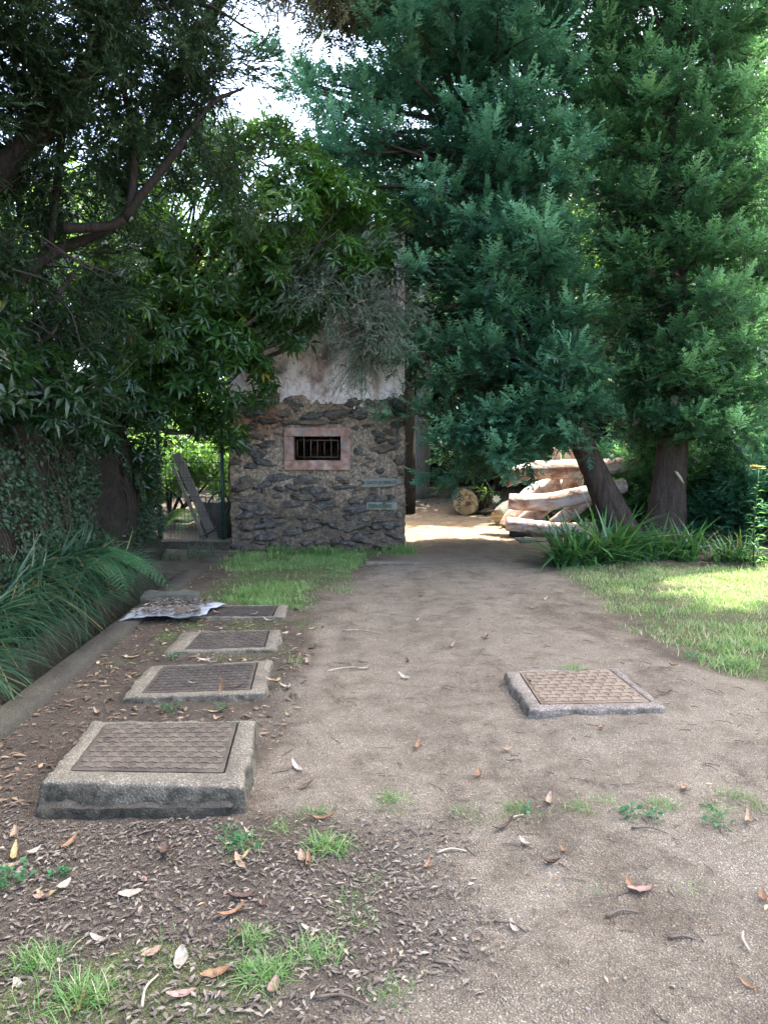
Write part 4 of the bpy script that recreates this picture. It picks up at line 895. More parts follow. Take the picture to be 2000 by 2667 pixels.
heath('heath_tree', (-4.3, 6.6, 2.1), [
    ([(-4.6, 6.6, 2.0), (-3.75, 6.8, 3.55), (-2.9, 7.0, 4.55), (-2.35, 7.1, 5.4), (-1.9, 7.2, 6.1)], .15, .05),
    ([(-4.7, 6.7, 2.0), (-3.9, 6.9, 2.6), (-3.2, 7.2, 3.3), (-2.6, 7.4, 3.6)], .13, .03),
    ([(-2.95, 7.0, 3.5), (-2.45, 7.2, 3.65), (-2.35, 7.25, 4.3), (-2.42, 7.2, 4.9)], .05, .03),
    ([(-2.45, 7.2, 3.65), (-2.0, 7.3, 4.25), (-1.65, 7.4, 4.75), (-1.35, 7.5, 4.95)], .045, .012),
    ([(-2.9, 7.0, 4.5), (-3.0, 7.1, 4.0), (-3.1, 7.1, 3.4)], .04, .03),
    ([(-2.3, 7.1, 5.4), (-1.7, 7.2, 5.55), (-1.2, 7.3, 5.35)], .03, .008)],
    [(-4.3, 6.4, 4.3, .8, .8, .9), (-3.7, 6.6, 5.0, .9, .8, .7), (-3.0, 6.9, 5.5, .9, .8, .6), (-2.2, 7.2, 5.7, .8, .8, .5), (-3.6, 6.8, 3.9, .7, .6, .7), (-2.6, 7.3, 4.8, .6, .6, .6), (-1.75, 7.5, 4.9, .32, .5, .5), (-1.6, 7.6, 4.3, .32, .5, .35), (-4.3, 6.0, 3.2, .7, .6, .6), (-3.3, 7.2, 3.2, .6, .5, .4), (-3.4, 5.8, 5.6, .9, .8, .7), (-4.2, 5.5, 4.6, .9, .8, .9), (-2.6, 6.4, 6.4, 1.0, .9, .5), (-1.9, 6.9, 6.3, .6, .8, .4), (-1.95, 7.5, 5.6, .4, .5, .5), (-2.3, 7.4, 5.2, .6, .6, .6), (-3.2, 7.4, 4.4, .7, .6, .7), (-4.0, 7.2, 5.4, .8, .7, .8)],
    17000, 'dark tree heath with thick twisting limbs leaning out from the left bank', 61, M['heath'], -.05, (1.0, 1.8))
heath('heath_tree', (-4.6, 3.6, 2.2), [([(-4.6, 3.6, 2.0), (-4.0, 3.8, 3.4), (-3.3, 4.0, 4.6)], .11, .03)], [(-3.5, 4.6, 4.7, .8, .8, .5), (-3.1, 3.6, 4.9, .8, .8, .5), (-3.9, 3.4, 4.2, .7, .8, .6), (-3.3, 2.8, 5.0, .8, .8, .5), (-2.7, 5.2, 5.4, .8, .8, .4)], 4200, 'unseen tree heath added over the channel to shade the bank', 64, M['heath'], -.05, (1.1, 2.0))  # out-of-view crown added overhead to shade the left bank
heath('heath_tree', (-2.9, 10.0, 2.0), [([(-2.9, 10.0, 2.0), (-1.9, 9.9, 3.4), (-1.0, 9.7, 3.7), (-.25, 9.6, 3.4)], .06, .012)],
    [(-.45, 9.55, 3.45, .55, .4, .3), (-.15, 9.5, 3.05, .28, .3, .35), (-.9, 9.6, 3.5, .5, .4, .22), (-.30, 9.55, 2.6, .10, .12, .42), (-.65, 9.5, 3.85, .4, .3, .2), (-.02, 9.5, 3.35, .25, .3, .25)],
    4200, 'grey green tree heath spray with brownish tips hanging before the hut wall', 62, M['heath_tip'], -.45, (.6, 1.0))
heath('heath_tree', (-4.5, 10.2, 2.2), [([(-4.5, 10.2, 2.2), (-3.2, 10.0, 5.2), (-1.6, 9.6, 7.4), (-.5, 9.4, 7.5)], .12, .03)],
    [(-.75, 9.3, 7.15, .5, .5, .35), (-.35, 9.3, 7.05, .35, .4, .3), (-1.1, 9.4, 7.5, .5, .5, .3), (-.15, 9.4, 7.4, .5, .5, .3)],
    3000, 'dry brownish heath branch hanging from high above the path', 63, M['heath_dry'], -.6, (.8, 1.4))

# ------------------------------------------------------------------ bank plants
def tuft(name, base, n, h, w, spread, seed, mat, label, cat, group, bend=(.3, 1.2), lean=(0, 0), dry=.05, flat=None, base_r=.06):
    rs = np.random.default_rng(seed); b = np.array(base, float); parts = []
    tm = [blade_t(1, w, q_, 5) for q_ in np.linspace(*bend, 4)]; a = rs.uniform(0, 2 * math.pi, n); ch = rs.integers(0, 4, n)
    T = b + np.clip(rs.normal(size=(n, 3)), -1.8, 1.8) * np.array([base_r, base_r * .7, 0]) * .8; out = np.stack([np.cos(a) * spread + lean[0], np.sin(a) * spread + lean[1], np.ones(n)], -1) + rs.normal(size=(n, 3)) * .12
    z = nrm(out); y = nrm(np.stack([np.cos(a) + lean[0], np.sin(a) + lean[1], 0 * a], -1)); x = nrm(np.cross(y, z)); y = np.cross(z, x); Rm = np.stack([x, y, z], -1)
    ti = np.clip(.38 + rs.normal(size=n) * .2, 0, .88); ti[rs.random(n) < dry] = 1
    for q_ in range(4):
        s_ = ch == q_; parts.append(scatter(*tm[q_], Rm[s_], T[s_], h * rs.uniform(.6, 1.1, s_.sum()), ti[s_], .12 * (tm[q_][0][:, 2] - .5)))
    P, F, tt = join(parts); o = obj(name, P, F, mat, None, tt, True); return tag(o, label, cat, group)
g = random.Random(3); tz_ = lambda y: 'the thick raised cover' if y < 4.0 else 'the low cover with the upright leaf' if y < 5.1 else 'the third thin framed cover' if y < 6.1 else 'the white sheet' if y < 6.9 else 'the grey stone slab and fern'
for k in range(30):
    y = 3.4 + k * .165; z = g.choice((.14, .26, .4)); x = -2.68 - .0287 * y - (z - .12) * .7
    tuft('grass_tussock', (x, y + g.uniform(-.08, .08), z), 70, g.uniform(.45, .7), .034, .5, 100 + k, M['tussock'], f'dark arching grass tussock hanging over the channel opposite {tz_(y)}', 'grass tussock', f'grass tussocks opposite {tz_(y)}', (.5, 1.5), (.75, 0), .07)
for k in range(7):
    tuft('grass_tussock', (-3.1 + k * .12, 9.7 + g.uniform(-.2, .4), .0), 50, g.uniform(.25, .42), .014, .6, 140 + k, M['tussock'], 'low dark grass tussock before the wire gate', 'grass tussock', 'grass tussocks before the gate', (.4, 1.3), (.1, 0), .04)
def fern(base, fr, seed, label, mat=M['fern'], group=None):
    rs = np.random.default_rng(seed); t = thing('fern', base, label, 'fern', group); b = np.array(base, float)
    for az, L, up in fr:
        h = np.array([math.cos(az), math.sin(az), 0]); n = 26; pts = np.array([b + h * L * s * .9 + np.array([0, 0, L * (up * s - (up + .35) * s * s)]) for s in np.linspace(0, 1, n)]); tan = nrm(np.gradient(pts, axis=0)); side = nrm(np.cross(tan, [0, 0, 1])); upv = np.cross(side, tan)
        s = np.linspace(0, 1, n); ln = .20 * L / .8 * np.sin(np.pi * np.clip(s * .9 + .1, 0, 1)) ** .8; k_ = s > .14; parts = []
        tv, tf = spray_t(1, 6, .18, .10, 1)
        for sg in (-1, 1):
            parts.append(scatter(tv, tf, frames(side[k_] * sg + tan[k_] * .35 - np.array([0, 0, .25]), upv[k_]), pts[k_], ln[k_], rs.uniform(.3, .9, k_.sum())))
        parts.append((*[(lambda q_: q_)(v_) for v_ in (lambda PF: (PF[0], tris(PF[1])))(tube(pts, np.linspace(.006, .002, n), 4, cap=False))], None))
        P, F, tt = join(parts); obj('frond', P, F, mat, t, tt)
    return t
fern((-2.88, 7.2, .42), [(-.15, .95, .55), (-.75, .8, .45), (.6, .7, .6), (-1.4, .65, .5), (.1, .6, .9)], 1, 'green fern with long arching fronds hanging over the channel end')
for k, (x, y, L) in enumerate(((-3.0, 12.3, .8), (-2.5, 12.8, .9), (-3.3, 12.9, .8), (-2.65, 12.2, .6))):
    fern((x, y, .25 + .15 * (k % 2)), [(a + k, L * g.uniform(.8, 1.1), .8) for a in np.arange(0, 6.2, 1.05)], 10 + k, 'sunlit light green fern growing behind the wire gate', M['broad'], 'ferns behind the gate')
# ivy and roots on the bank
rs2 = np.random.default_rng(14); n = 19000; y = 3.0 + 7.4 * rs2.random(n) ** .85; z = rs2.uniform(.3, 2.4, n); x = np.interp(z, prof[:16, 1], prof[:16, 0]) - .0287 * y + .11 * fbm(xyz(np.interp(z, prof[:16, 1], prof[:16, 0]) * 2.2, y * 2.2, z * 1.2), 5, 61) + .03 + .05 * rs2.random(n)
kp = vnoise(xyz(y * 1.3, z * 1.3), 15) + .5 * vnoise(xyz(y * 4, z * 4), 16) > -.12 - .2 * (z > 1.7) - .5 * (y > 9.0); x, y, z = x[kp], y[kp], z[kp]
ne = 1800; z2 = rs2.uniform(0, 2.4, ne); x = np.r_[x, -3.25 - 1.8 * rs2.random(ne) ** 1.5]; y = np.r_[y, 10.38 + .06 * rs2.random(ne)]; z = np.r_[z, z2]; n = len(x)
P, F, tt = scatter(LB * .42, LBF, frames(rs2.normal(size=(n, 3)) * .6 + np.array([.4, 0, -.5]), np.array([1, -.3, .5]) + rs2.normal(size=(n, 3)) * .4), np.stack([x, y, z], -1), rs2.uniform(.6, 1.5, n), np.clip(.5 + rs2.normal(size=n) * .25, 0, 1))
tag(obj('bank_ivy', P, F, M['ivy'], None, tt), 'dark small leaved creeper covering the earth bank', 'creeper', kind='stuff')
Ps = []
for k in range(90):
    y0 = rs2.uniform(4, 10.2); z0 = rs2.uniform(1.0, 2.2); x0 = np.interp(z0, prof[:16, 1], prof[:16, 0]) - .0287 * y0 + .06; L = rs2.uniform(.3, .9); dy = rs2.normal() * .3
    Ps.append((*tube(spline([(x0, y0, z0), (x0 + .1, y0 + dy * .5, z0 - L * .4), (x0 + .06 + rs2.random() * .1, y0 + dy, z0 - L)], 6), np.linspace(.006, .002, 6), 4, cap=False), None))
P, F, _ = join(Ps); tag(obj('hanging_roots', P, F, M['roots']), 'brown roots and dry strands hanging down the bank', 'roots', kind='stuff')
Ps = []
for k in range(60):
    c = np.array([rs2.uniform(-3.9, -2.9), rs2.uniform(6, 9), rs2.uniform(1.9, 3.6)]); d = np.array([rs2.uniform(.1, .8), rs2.uniform(-.5, .3), rs2.normal() * .35]) * rs2.uniform(.5, 1.3)
    Ps.append((*tube(spline([c, c + d * .5 + rs2.normal(size=3) * .08, c + d], 7), np.linspace(.011, .003, 7), 5, cap=False), None))
P, F, _ = join(Ps); tag(obj('bare_twigs', P, F, M['deadtwig']), 'tangle of bare grey brown twigs on the left bank', 'twigs', kind='stuff')

# ------------------------------------------------------------------ strap-leaved clumps and flowers at the tree foot
for x, y, n, h, lab in ((2.35, 9.15, 130, .72, 'tall bright strap leaved clump at the path side of the leaning trunk'), (2.85, 9.35, 130, .85, 'large strap leaved clump directly left of the leaning trunk'), (3.35, 9.55, 90, .6, 'shaded strap leaved clump against the foot of the leaning trunk'),
                        (3.85, 9.65, 110, .7, 'strap leaved clump in front of the thick upright trunk'), (4.45, 9.5, 70, .55, 'sparse strap leaved clump right of the thick trunk'), (4.8, 9.3, 50, .45, 'small loose strap leaved clump near the yellow flower stalk')):
    tuft('strap_leaf_clump', (x, y, float(gz(x, y)) - .02), int(n * 1.2), h * 1.15, .06, .45, int(x * 100), M['strap'], lab, 'plant', 'strap leaved clumps round the cypress foot', (.2, .85), (0, -.1), .05, base_r=.16)
fl = thing('flower_stalk', (4.55, 9.0, .02), 'tall leafy stalk topped with yellow flowers at the edge of the lawn', 'flower'); b = np.array((4.55, 9.0, .02))
P, F = tube(spline([b, b + (-.02, 0, .5), b + (.0, 0, 1.2)], 10), np.linspace(.012, .005, 10), 6); obj('stem', P, F, M['strap'], fl)
rs2 = np.random.default_rng(2)
for k in range(30):
    z = .04 + 1.02 * k / 30; a = k * 2.4; d = np.array([[math.cos(a), math.sin(a), .25]]); s_ = (1.25 - .75 * k / 30) * 1.5
    P, F, tt = scatter(*leaf_t(.11, .045, .25, .02), frames(d, np.array([[0, 0, 1.0]])), (b + (-.01, 0, z))[None], [s_], [rs2.uniform(.7, .88)]); obj('leaf', P, F, M['strap'], fl, tt)
for k in range(9):
    a = rs2.uniform(0, 6.28); c = b + np.array([math.cos(a) * .08 * rs2.random(), math.sin(a) * .06, 1.17 + .08 * rs2.random()]); n = 9; aa = np.linspace(0, 6.28, n, endpoint=False)
    P, F, tt = scatter(*leaf_t(.035, .014, .1, 0), frames(np.stack([np.cos(aa), np.sin(aa) - .2, .2 + 0 * aa], -1), np.tile([[0, -.4, 1.0]], (n, 1))), np.tile(c, (n, 1)), np.ones(n), np.ones(n)); obj('flower_head', P, F, M['petal_yellow'], fl)
um = thing('umbel_plant', (2.83, 9.5, 0), 'thin stalk with a pale dried umbel head rising before the logs', 'flower'); b = np.array((2.83, 9.5, 0.0))
P, F = tube(spline([b, b + (-.1, 0, .5), b + (-.36, 0, 1.06)], 8), .004, 5); obj('stem', P, F, M['twig_pale'], um)
Ps = []
for k in range(26):
    e = b + (-.36, 0, 1.06) + nrm(np.array([rs2.normal(), rs2.normal(), 1.2])) * .09; Ps.append((*tube(spline([b + (-.36, 0, 1.06), e], 2), .0018, 4), None)); Ps.append((*tube(spline([e, e + (0, 0, .012)], 2), .009, 5), None))
P, F, _ = join(Ps); obj('umbel_head', P, F, M['twig_pale'], um)
P, F = tube(spline([(5.2, 10.2, 2.35), (5.55, 10.1, 1.95), (6.0, 10.1, 1.85), (6.25, 10.2, 2.2), (6.2, 10.3, 2.75)], 20), np.linspace(.006, .010, 20), 5); tag(obj('bare_branch', P, F, M['twig_pale'], smooth=True), 'thin pale bare branch curving out in front of the light cypress', 'branch')

# ------------------------------------------------------------------ logs in the clearing
def log(name, pts, rad, label, seed, cat='log', mat=None, group='felled logs heaped in the sun', cuts=(0, 1), rough=.12):
    p = spline(pts, 30); r = np.interp(np.linspace(0, 1, 30), np.linspace(0, 1, len(rad)), rad); r = r * .88; t = thing(name, tuple(np.array([p[:, 0].mean(), p[:, 1].mean(), max(0, p[:, 2].min() - .1)])), label, cat, group)
    P, F = tube(p, r, 20, rough, 2.6, seed, .035, 9, cap=False); obj('bark', P, F, mat or M['log'], t, smooth=True)
    for c in cuts:
        e = p[0] if c == 0 else p[-1]; d = nrm(p[0] - p[1]) if c == 0 else nrm(p[-1] - p[-2]); ring = P[:20] if c == 0 else P[-20:]
        cc = ring.mean(0); q_ = np.vstack([ring, (ring - cc) * .55 + cc + d * .006, [cc + d * .01]]); j = np.arange(20); k_ = (j + 1) % 20
        F2 = np.vstack([np.stack([j, k_, 20 + k_, 20 + j], -1), np.stack([20 + j, 20 + k_, np.full(20, 40), np.full(20, 40)], -1)]); obj('cut_face', q_, tris(F2), M['cut'], t)
    return t
log('felled_log', [(2.0, 12.3, .86), (2.2, 12.25, .98), (2.5, 12.2, 1.06), (3.0, 12.2, 1.07), (3.6, 12.25, 1.10), (4.3, 12.4, 1.2)], [.13, .17, .175, .17, .15, .13], 'uppermost pale log of the heap, bent down at one end', 1)
log('felled_log', [(2.03, 12.0, .57), (2.3, 11.95, .55), (2.7, 11.9, .58), (3.2, 11.9, .68), (3.9, 12.0, .82)], [.14, .165, .165, .15, .13], 'thick reddish log curving up through the middle of the heap', 2)
log('felled_log', [(1.95, 11.7, .24), (2.3, 11.65, .20), (2.8, 11.6, .16), (3.3, 11.65, .17)], [.125, .12, .11, .10], 'lowest log of the heap lying along the ground', 3)
log('felled_log', [(2.75, 12.3, .1), (3.05, 12.15, .35), (3.35, 12.1, .58), (3.7, 12.2, .72)], [.13, .13, .12, .10], 'pale log slanting behind the thick reddish one', 4)
log('felled_log', [(2.25, 12.5, -.02), (2.5, 12.4, .28), (2.75, 12.3, .5)], [.17, .16, .13], 'short greyish brown log propped under the heap', 5)
log('felled_log', [(2.15, 12.8, .02), (2.4, 12.9, .4), (2.7, 13.0, .68), (3.2, 13.0, .75)], [.17, .18, .18, .17], 'thick dark red log lying behind the heap', 8)
log('felled_log', [(2.98, 12.9, .6), (3.0, 12.9, 1.1), (3.0, 12.9, 1.42)], [.11, .10, .08], 'slim red upright stump behind the heap', 6)
log('felled_log', [(3.28, 12.8, .6), (3.28, 12.8, 1.1), (3.32, 12.8, 1.9)], [.2, .19, .16], 'broad orange upright stump behind the heap', 7)
log('log_round', [(1.66, 15.0, .27), (1.68, 15.4, .28), (1.72, 16.0, .28)], [.28, .275, .27], 'large sawn log with its round cut face at the back of the clearing', 9, mat=M['bark_grey'], group=None, rough=.06)
log('felled_log', [(2.08, 13.4, .16), (2.3, 13.7, .26), (2.65, 14.1, .36)], [.15, .19, .2], 'short grey log lying beside the heap', 10, mat=M['bark_grey'], group=None)
P, F = rough_box(2.0, 2.35, 11.6, 11.85, -.05, .13, .04, .04, 4, .06); tag(obj('rotten_stump', P, F, M['bark_dark'], smooth=True), 'dark rotten lump of wood under the lowest log', 'stump')
P, F = rough_box(2.05, 2.7, 11.1, 11.5, -.06, .05, .04, .02, 6, .04); tag(obj('flat_rock', P, F, M['stone_grey'], smooth=True), 'flat pale rock on the ground before the logs', 'rock')
w = thing('white_flower', (2.16, 14.2, .15), 'bright white bloom beside the grey log', 'flower'); c = np.array((2.16, 14.2, .42)); aa = np.linspace(0, 6.28, 8, endpoint=False)
for k in range(8):
    P, F, tt = scatter(*leaf_t(.085, .07, .2, .02), frames(np.array([[math.cos(aa[k]), -.35, math.sin(aa[k])]]), np.array([[0, -1.0, .3]])), c[None], [1.0], [1]); obj('petal', P, F, M['petal_white'], w)
P, F = tube(spline([(2.16, 14.25, .1), c + (0, .01, 0)], 3), .008, 5); obj('stem', P, F, M['strap'], w)
rhodo((2.0, 15.3, .1), [(1.95, 15.2, .5, .25), (2.1, 15.2, .65, .2), (2.15, 15.3, .35, .2)], 60, 'small bright green leafy sprout beside the sawn log', 55, M['broad'])
o = obj('step_stone', *rough_box(-.22, .52, 9.22, 9.40, -.06, .018, .03, .008, 3, .012), M['concrete_red'], smooth=True); tag(o, 'low pinkish stone step across the path before the hut corner', 'step')

# ------------------------------------------------------------------ sheet and slab by the channel
u = np.linspace(0, 1, 30); vv = np.linspace(0, 1, 16); A, B = np.meshgrid(u, vv, indexing='ij')
X = -2.26 + .66 * A + .02 * np.sin(9 * B) + .12 * B; Y = 6.18 + .10 * A + .52 * B; Z = .055 + .012 * np.sin(7 * A + 3 * B) + .02 * fbm(xyz(A * 5, B * 5), 3, 3) + .03 * A * (1 - A)
n0, n1 = A.shape; i = np.arange(n0 - 1)[:, None] * n1; j = np.arange(n1 - 1)[None]; F = np.stack([i + j, i + n1 + j, i + n1 + j + 1, i + j + 1], -1).reshape(-1, 4); P = xyz(X, Y, Z).reshape(-1, 3)
e = np.concatenate([np.arange(n0) * n1, (n0 - 1) * n1 + np.arange(1, n1), np.arange(n0 - 2, -1, -1) * n1 + n1 - 1, np.arange(n1 - 2, 0, -1)]); P2 = P - (0, 0, .008); m_ = len(P); k_ = np.roll(e, -1)
F = np.vstack([F, F[:, ::-1] + m_, np.stack([e, e + m_, k_ + m_, k_], -1)])
tag(obj('corrugated_sheet', np.vstack([P, P2]), F, M['sheet'], smooth=True), 'weathered white sheet littered with dead leaves beside the channel', 'sheet')
o = obj('stone_slab', *rough_box(-2.3, -1.78, 6.86, 7.08, .0, .13, .04, .014, 5, .03), M['stone_grey'], smooth=True); tag(o, 'grey flat stone slab lying behind the white sheet', 'slab')

# ------------------------------------------------------------------ grass, litter, pebbles
def sample(n, x0, x1, y0, y1, fn, seed):
    rs = np.random.default_rng(seed); x = rs.uniform(x0, x1, n); y = rs.uniform(y0, y1, n); k = rs.random(n) < fn(x, y); return x[k], y[k], rs
CHAMB = [(-1.56, -.58, 2.96, 3.79), (-1.64, -.70, 4.28, 5.1), (-1.67, -.78, 5.27, 5.99), (-1.76, -.87, 6.36, 6.90), (.78, 1.64, 4.03, 4.86)]
def off(x, y):
    k = np.ones(len(x), bool)
    for a, b_, c, d in CHAMB: k &= ~((x > a) & (x < b_) & (y > c) & (y < d))
    return k
def grass(name, x, y, rs, h, label, w=.10, seed=0, dry=.2):
    k = off(x, y); x, y = x[k], y[k]; n = len(x); a = rs.uniform(0, 6.28, n); Rm = rotz(a); tm = [blade_t(1, w, q_, 2) for q_ in (.3, .8)]; ch = rs.integers(0, 2, n)
    tx = rs.normal(size=(n, 2)) * .28; Rm = Rm.copy(); Rm[:, 0, 2] += tx[:, 0]; Rm[:, 1, 2] += tx[:, 1]
    T = xyz(x, y, gz(x, y)); pn = fbm(xyz(x * 1.7, y * 1.7), 3, seed + 3); ti = np.clip(.42 + .22 * pn + rs.normal(size=n) * .14, 0, .9); ti[rs.random(n) < dry * (1 - .7 * pn).clip(.2, 1.6)] = 1; sc = h * rs.uniform(.5, 1.3, n) * (1 + .35 * pn)
    P, F, tt = join([scatter(*tm[q_], Rm[ch == q_], T[ch == q_], sc[ch == q_], ti[ch == q_]) for q_ in (0, 1)])
    return tag(obj(name, P, F, M['grass'], None, tt), label, 'grass', kind='stuff')
gm = lambda lo, hi: (lambda x, y: np.clip(green_mask(x, y) * (.12 + 1.2 * sstep(-.35, .45, fbm(xyz(x * 2.2, y * 2.2), 3, 71))), 0, 1))
x, y, rs2 = sample(80000, 1.7, 6.5, 4.3, 9.3, gm(0, 1), 1); grass('lawn_grass', x, y, rs2, .05, 'short patchy lawn grass right of the dirt path', .13, 1, .3)
x, y, rs2 = sample(64000, -2.2, .5, 6.7, 10.6, gm(0, 1), 2); grass('verge_grass', x, y, rs2, .042, 'mossy short grass verge before the hut', .13, 2, .08)
x, y, rs2 = sample(2600, -1.6, .45, 10.15, 10.55, lambda x, y: .8 * sstep(-.2, .3, fbm(xyz(x * 3, y * 3), 2, 5) + .1), 6); grass('wall_foot_weeds', x, y, rs2, .13, 'light green weeds along the foot of the hut wall', .10, 6, .03)
x, y, rs2 = sample(26000, -2.0, -.3, 3.6, 7.0, gm(0, 1), 3); grass('moss_grass', x, y, rs2, .03, 'thin mossy grass between the iron covers', .14, 3, .06)
x, y, rs2 = sample(9000, -1.4, 2.4, 1.6, 3.4, gm(0, 1), 4); grass('sparse_grass', x, y, rs2, .05, 'sparse thin grass blades growing through the bare soil', .07, 4, .12)
g = random.Random(12); tf_ = lambda x, y: 'behind the lone rusty cover' if y > 4 and x > 1 else 'on the mossy verge before the hut' if y > 6 else 'in the sparse line of tufts crossing the path' if x > .3 and y > 2.8 else 'beside the foot of the thick raised cover' if y > 2.6 else 'from bare soil in the open path' if x > .5 else 'through the brown leaf litter'
for (x, y, n, h) in [(.03, 3.12, 70, .09), (-.22, 2.72, 120, .13), (.35, 3.02, 45, .06), (.55, 3.06, 60, .06), (.82, 3.04, 60, .07), (.95, 3.1, 50, .06), (1.2, 3.05, 70, .08), (1.42, 3.0, 60, .07), (1.55, 3.15, 60, .08), (1.3, 4.86, 90, .13), (1.2, 4.84, 60, .09), (-.35, 2.05, 200, .10), (-.2, 2.14, 140, .09), (-.42, 2.2, 110, .08), (-.1, 2.3, 60, .06),
                     (-.12, 2.42, 70, .06), (-.05, 2.55, 40, .05), (-.85, 1.98, 200, .11), (-1.05, 2.1, 160, .10), (.02, 1.98, 60, .07), (1.1, 2.45, 30, .05), (.75, 2.5, 30, .05), (-1.45, 7.35, 50, .28), (-1.3, 7.5, 40, .22), (-.55, 2.75, 60, .09), (-.42, 2.88, 50, .08), (-.3, 3.0, 70, .08), (-1.4, 9.8, 60, .2), (.35, 10.3, 60, .12)]:
    tuft('grass_tuft', (x, y, float(gz(x, y)) - .005), int(n * 1.2), h * .85, .05, .5, int(1000 + x * 77 + y * 31), M['grass'], f'small tuft of thin green grass growing {tf_(x, y)}', 'grass tuft', f'grass tufts {tf_(x, y)}', (.2, 1.1), (0, 0), .06, base_r=.05)
# low weeds with round leaves
def weed(x, y, n, r, seed, label, group):
    rs = np.random.default_rng(seed); a = rs.uniform(0, 6.28, n); d = np.stack([np.cos(a), np.sin(a), rs.uniform(.05, .8, n)], -1); b = np.array([x, y, float(gz(x, y))]); T = b + np.stack([np.cos(a), np.sin(a), 0 * a], -1) * (rs.random(n) * r)[:, None] + np.stack([0 * a, 0 * a, rs.random(n) * .05], -1)
    P, F, tt = scatter(*leaf_t(.03, .02, .2, .006), frames(d, np.array([0, 0, 1]) + rs.normal(size=(n, 3)) * .4), T, rs.uniform(.5, 1.2, n), rs.uniform(.3, .9, n)); return tag(obj('weed', P, F, M['fern'], None, tt), label, 'weed', group)
wd_ = lambda x, y: 'at the edge of the lawn' if x > 2 else 'in the line of tufts crossing the path' if x > 0 else 'among leaves between the low covers' if y > 4 else 'beside the foot of the thick raised cover'
for k, (x, y, n, r) in enumerate([(-.55, 2.72, 26, .08), (-.62, 2.82, 20, .06), (1.02, 2.96, 30, .06), (1.12, 2.92, 24, .05), (1.36, 2.88, 30, .07), (-1.35, 2.52, 60, .08), (-1.2, 2.55, 24, .06), (-1.25, 4.2, 40, .07), (-.95, 4.22, 30, .05), (-1.5, 5.12, 26, .08), (.62, 2.98, 14, .05), (2.4, 4.95, 60, .12), (2.25, 5.2, 40, .1)]):
    weed(x, y, n, r * .8, 300 + k, f'low broad leaved green weed {wd_(x, y)}', f'low weeds {wd_(x, y)}')

# leaf litter: small flat leaves lying everywhere under the trees
LT = [leaf_t(.085, .03, .14, .006), leaf_t(.06, .034, .1, -.005), leaf_t(.10, .03, .2, .008)]
def litter(name, x, y, rs, size, label, lo=0., hi=.9, lift=.004, mat=None):
    n = len(x); a = rs.uniform(0, 6.28, n); d = np.stack([np.cos(a), np.sin(a), rs.normal(size=n) * .06], -1); up = np.array([0, 0, 1]) + rs.normal(size=(n, 3)) * .14; T = xyz(x, y, gz(x, y) + lift + .008 * rs.random(n)); ch = rs.integers(0, 3, n); ti = np.clip(rs.beta(2, 3.2, n) * (hi - lo) + lo, 0, 1); sc = rs.uniform(*size, n)
    P, F, tt = join([scatter(*LT[q_], frames(d[ch == q_], up[ch == q_]), T[ch == q_], sc[ch == q_], ti[ch == q_]) for q_ in range(3)])
    return tag(obj(name, P, F, mat or M['wetlitter'], None, tt), label, 'leaf litter', kind='stuff')
x, y, rs2 = sample(10500, -1.9, .5, 1.5, 3.1, lambda x, y: litter_mask(x, y), 11); k = off(x, y); litter('leaf_litter', x[k], y[k], rs2, (.13, .45), 'matted brown leaf litter in the near left', 0, 1)
x, y, rs2 = sample(5000, -2.15, -.5, 3.0, 10.4, lambda x, y: litter_mask(x, y) * .9, 12); k = off(x, y); litter('verge_litter', x[k], y[k], rs2, (.22, .85), 'dry leaves lying between the iron covers and the channel', .2, 1.1, .004, M['deadleaf'])
x, y, rs2 = sample(3200, .3, 4.6, 11.5, 18, lambda x, y: .05 + .8 * litter_mask(x, y), 13); litter('clearing_litter', x, y, rs2, (.6, 1.4), 'brown leaves scattered at the back of the clearing', 0, 1, .004, M['deadleaf'])
x, y, rs2 = sample(6500, -.9, 4.0, 1.5, 9.5, lambda x, y: .55 + 0 * x, 15); k = off(x, y); litter('path_crumbs', x[k], y[k], rs2, (.10, .38), 'tiny leaf crumbs scattered over the dirt path', .3, 1.15, .003, M['deadleaf'])
x, y, rs2 = sample(1500, -2.15, -1.6, 6.2, 6.75, lambda x, y: .35 + 0 * x, 16); T = None
n = len(x); a = rs2.uniform(0, 6.28, n); P, F, tt = scatter(*LT[0], frames(np.stack([np.cos(a), np.sin(a), rs2.normal(size=n) * .15], -1), np.array([0, 0, 1]) + rs2.normal(size=(n, 3)) * .3), xyz(x, y, .095 + .02 * rs2.random(n)), rs2.uniform(.4, .9, n), rs2.beta(2, 3, n)); tag(obj('sheet_litter', P, F, M['wetlitter'], None, tt), 'dark leaves rotting on the white sheet', 'leaf litter', kind='stuff')
x, y, rs2 = sample(13000, -.7, 3.4, 1.6, 9.5, lambda x, y: .45 + .55 * np.exp(-((x + .35) / .35) ** 2) * sstep(3.5, 4.2, y) * sstep(7, 6.3, y), 17); k = off(x, y); x, y = x[k], y[k]; n = len(x)
d8 = np.array([(1, 0, 0), (-1, 0, 0), (0, 1, 0), (0, -1, 0), (0, 0, 1), (.0, 0, -1)]) * np.array([1, .8, .55]); f8 = np.array([(0, 2, 4), (2, 1, 4), (1, 3, 4), (3, 0, 4), (2, 0, 5), (1, 2, 5), (3, 1, 5), (0, 3, 5)])
P, F, tt = scatter(d8, f8, rotz(rs2.uniform(0, 6.28, n)), xyz(x, y, gz(x, y) + .001), .0022 + .009 * rs2.random(n) ** 3.2, np.zeros(n)); tag(obj('pebbles', P, F, M['pebble']), 'fine grit and pebbles scattered on the path', 'gravel', kind='stuff')
Ps = []; rs2 = np.random.default_rng(23)
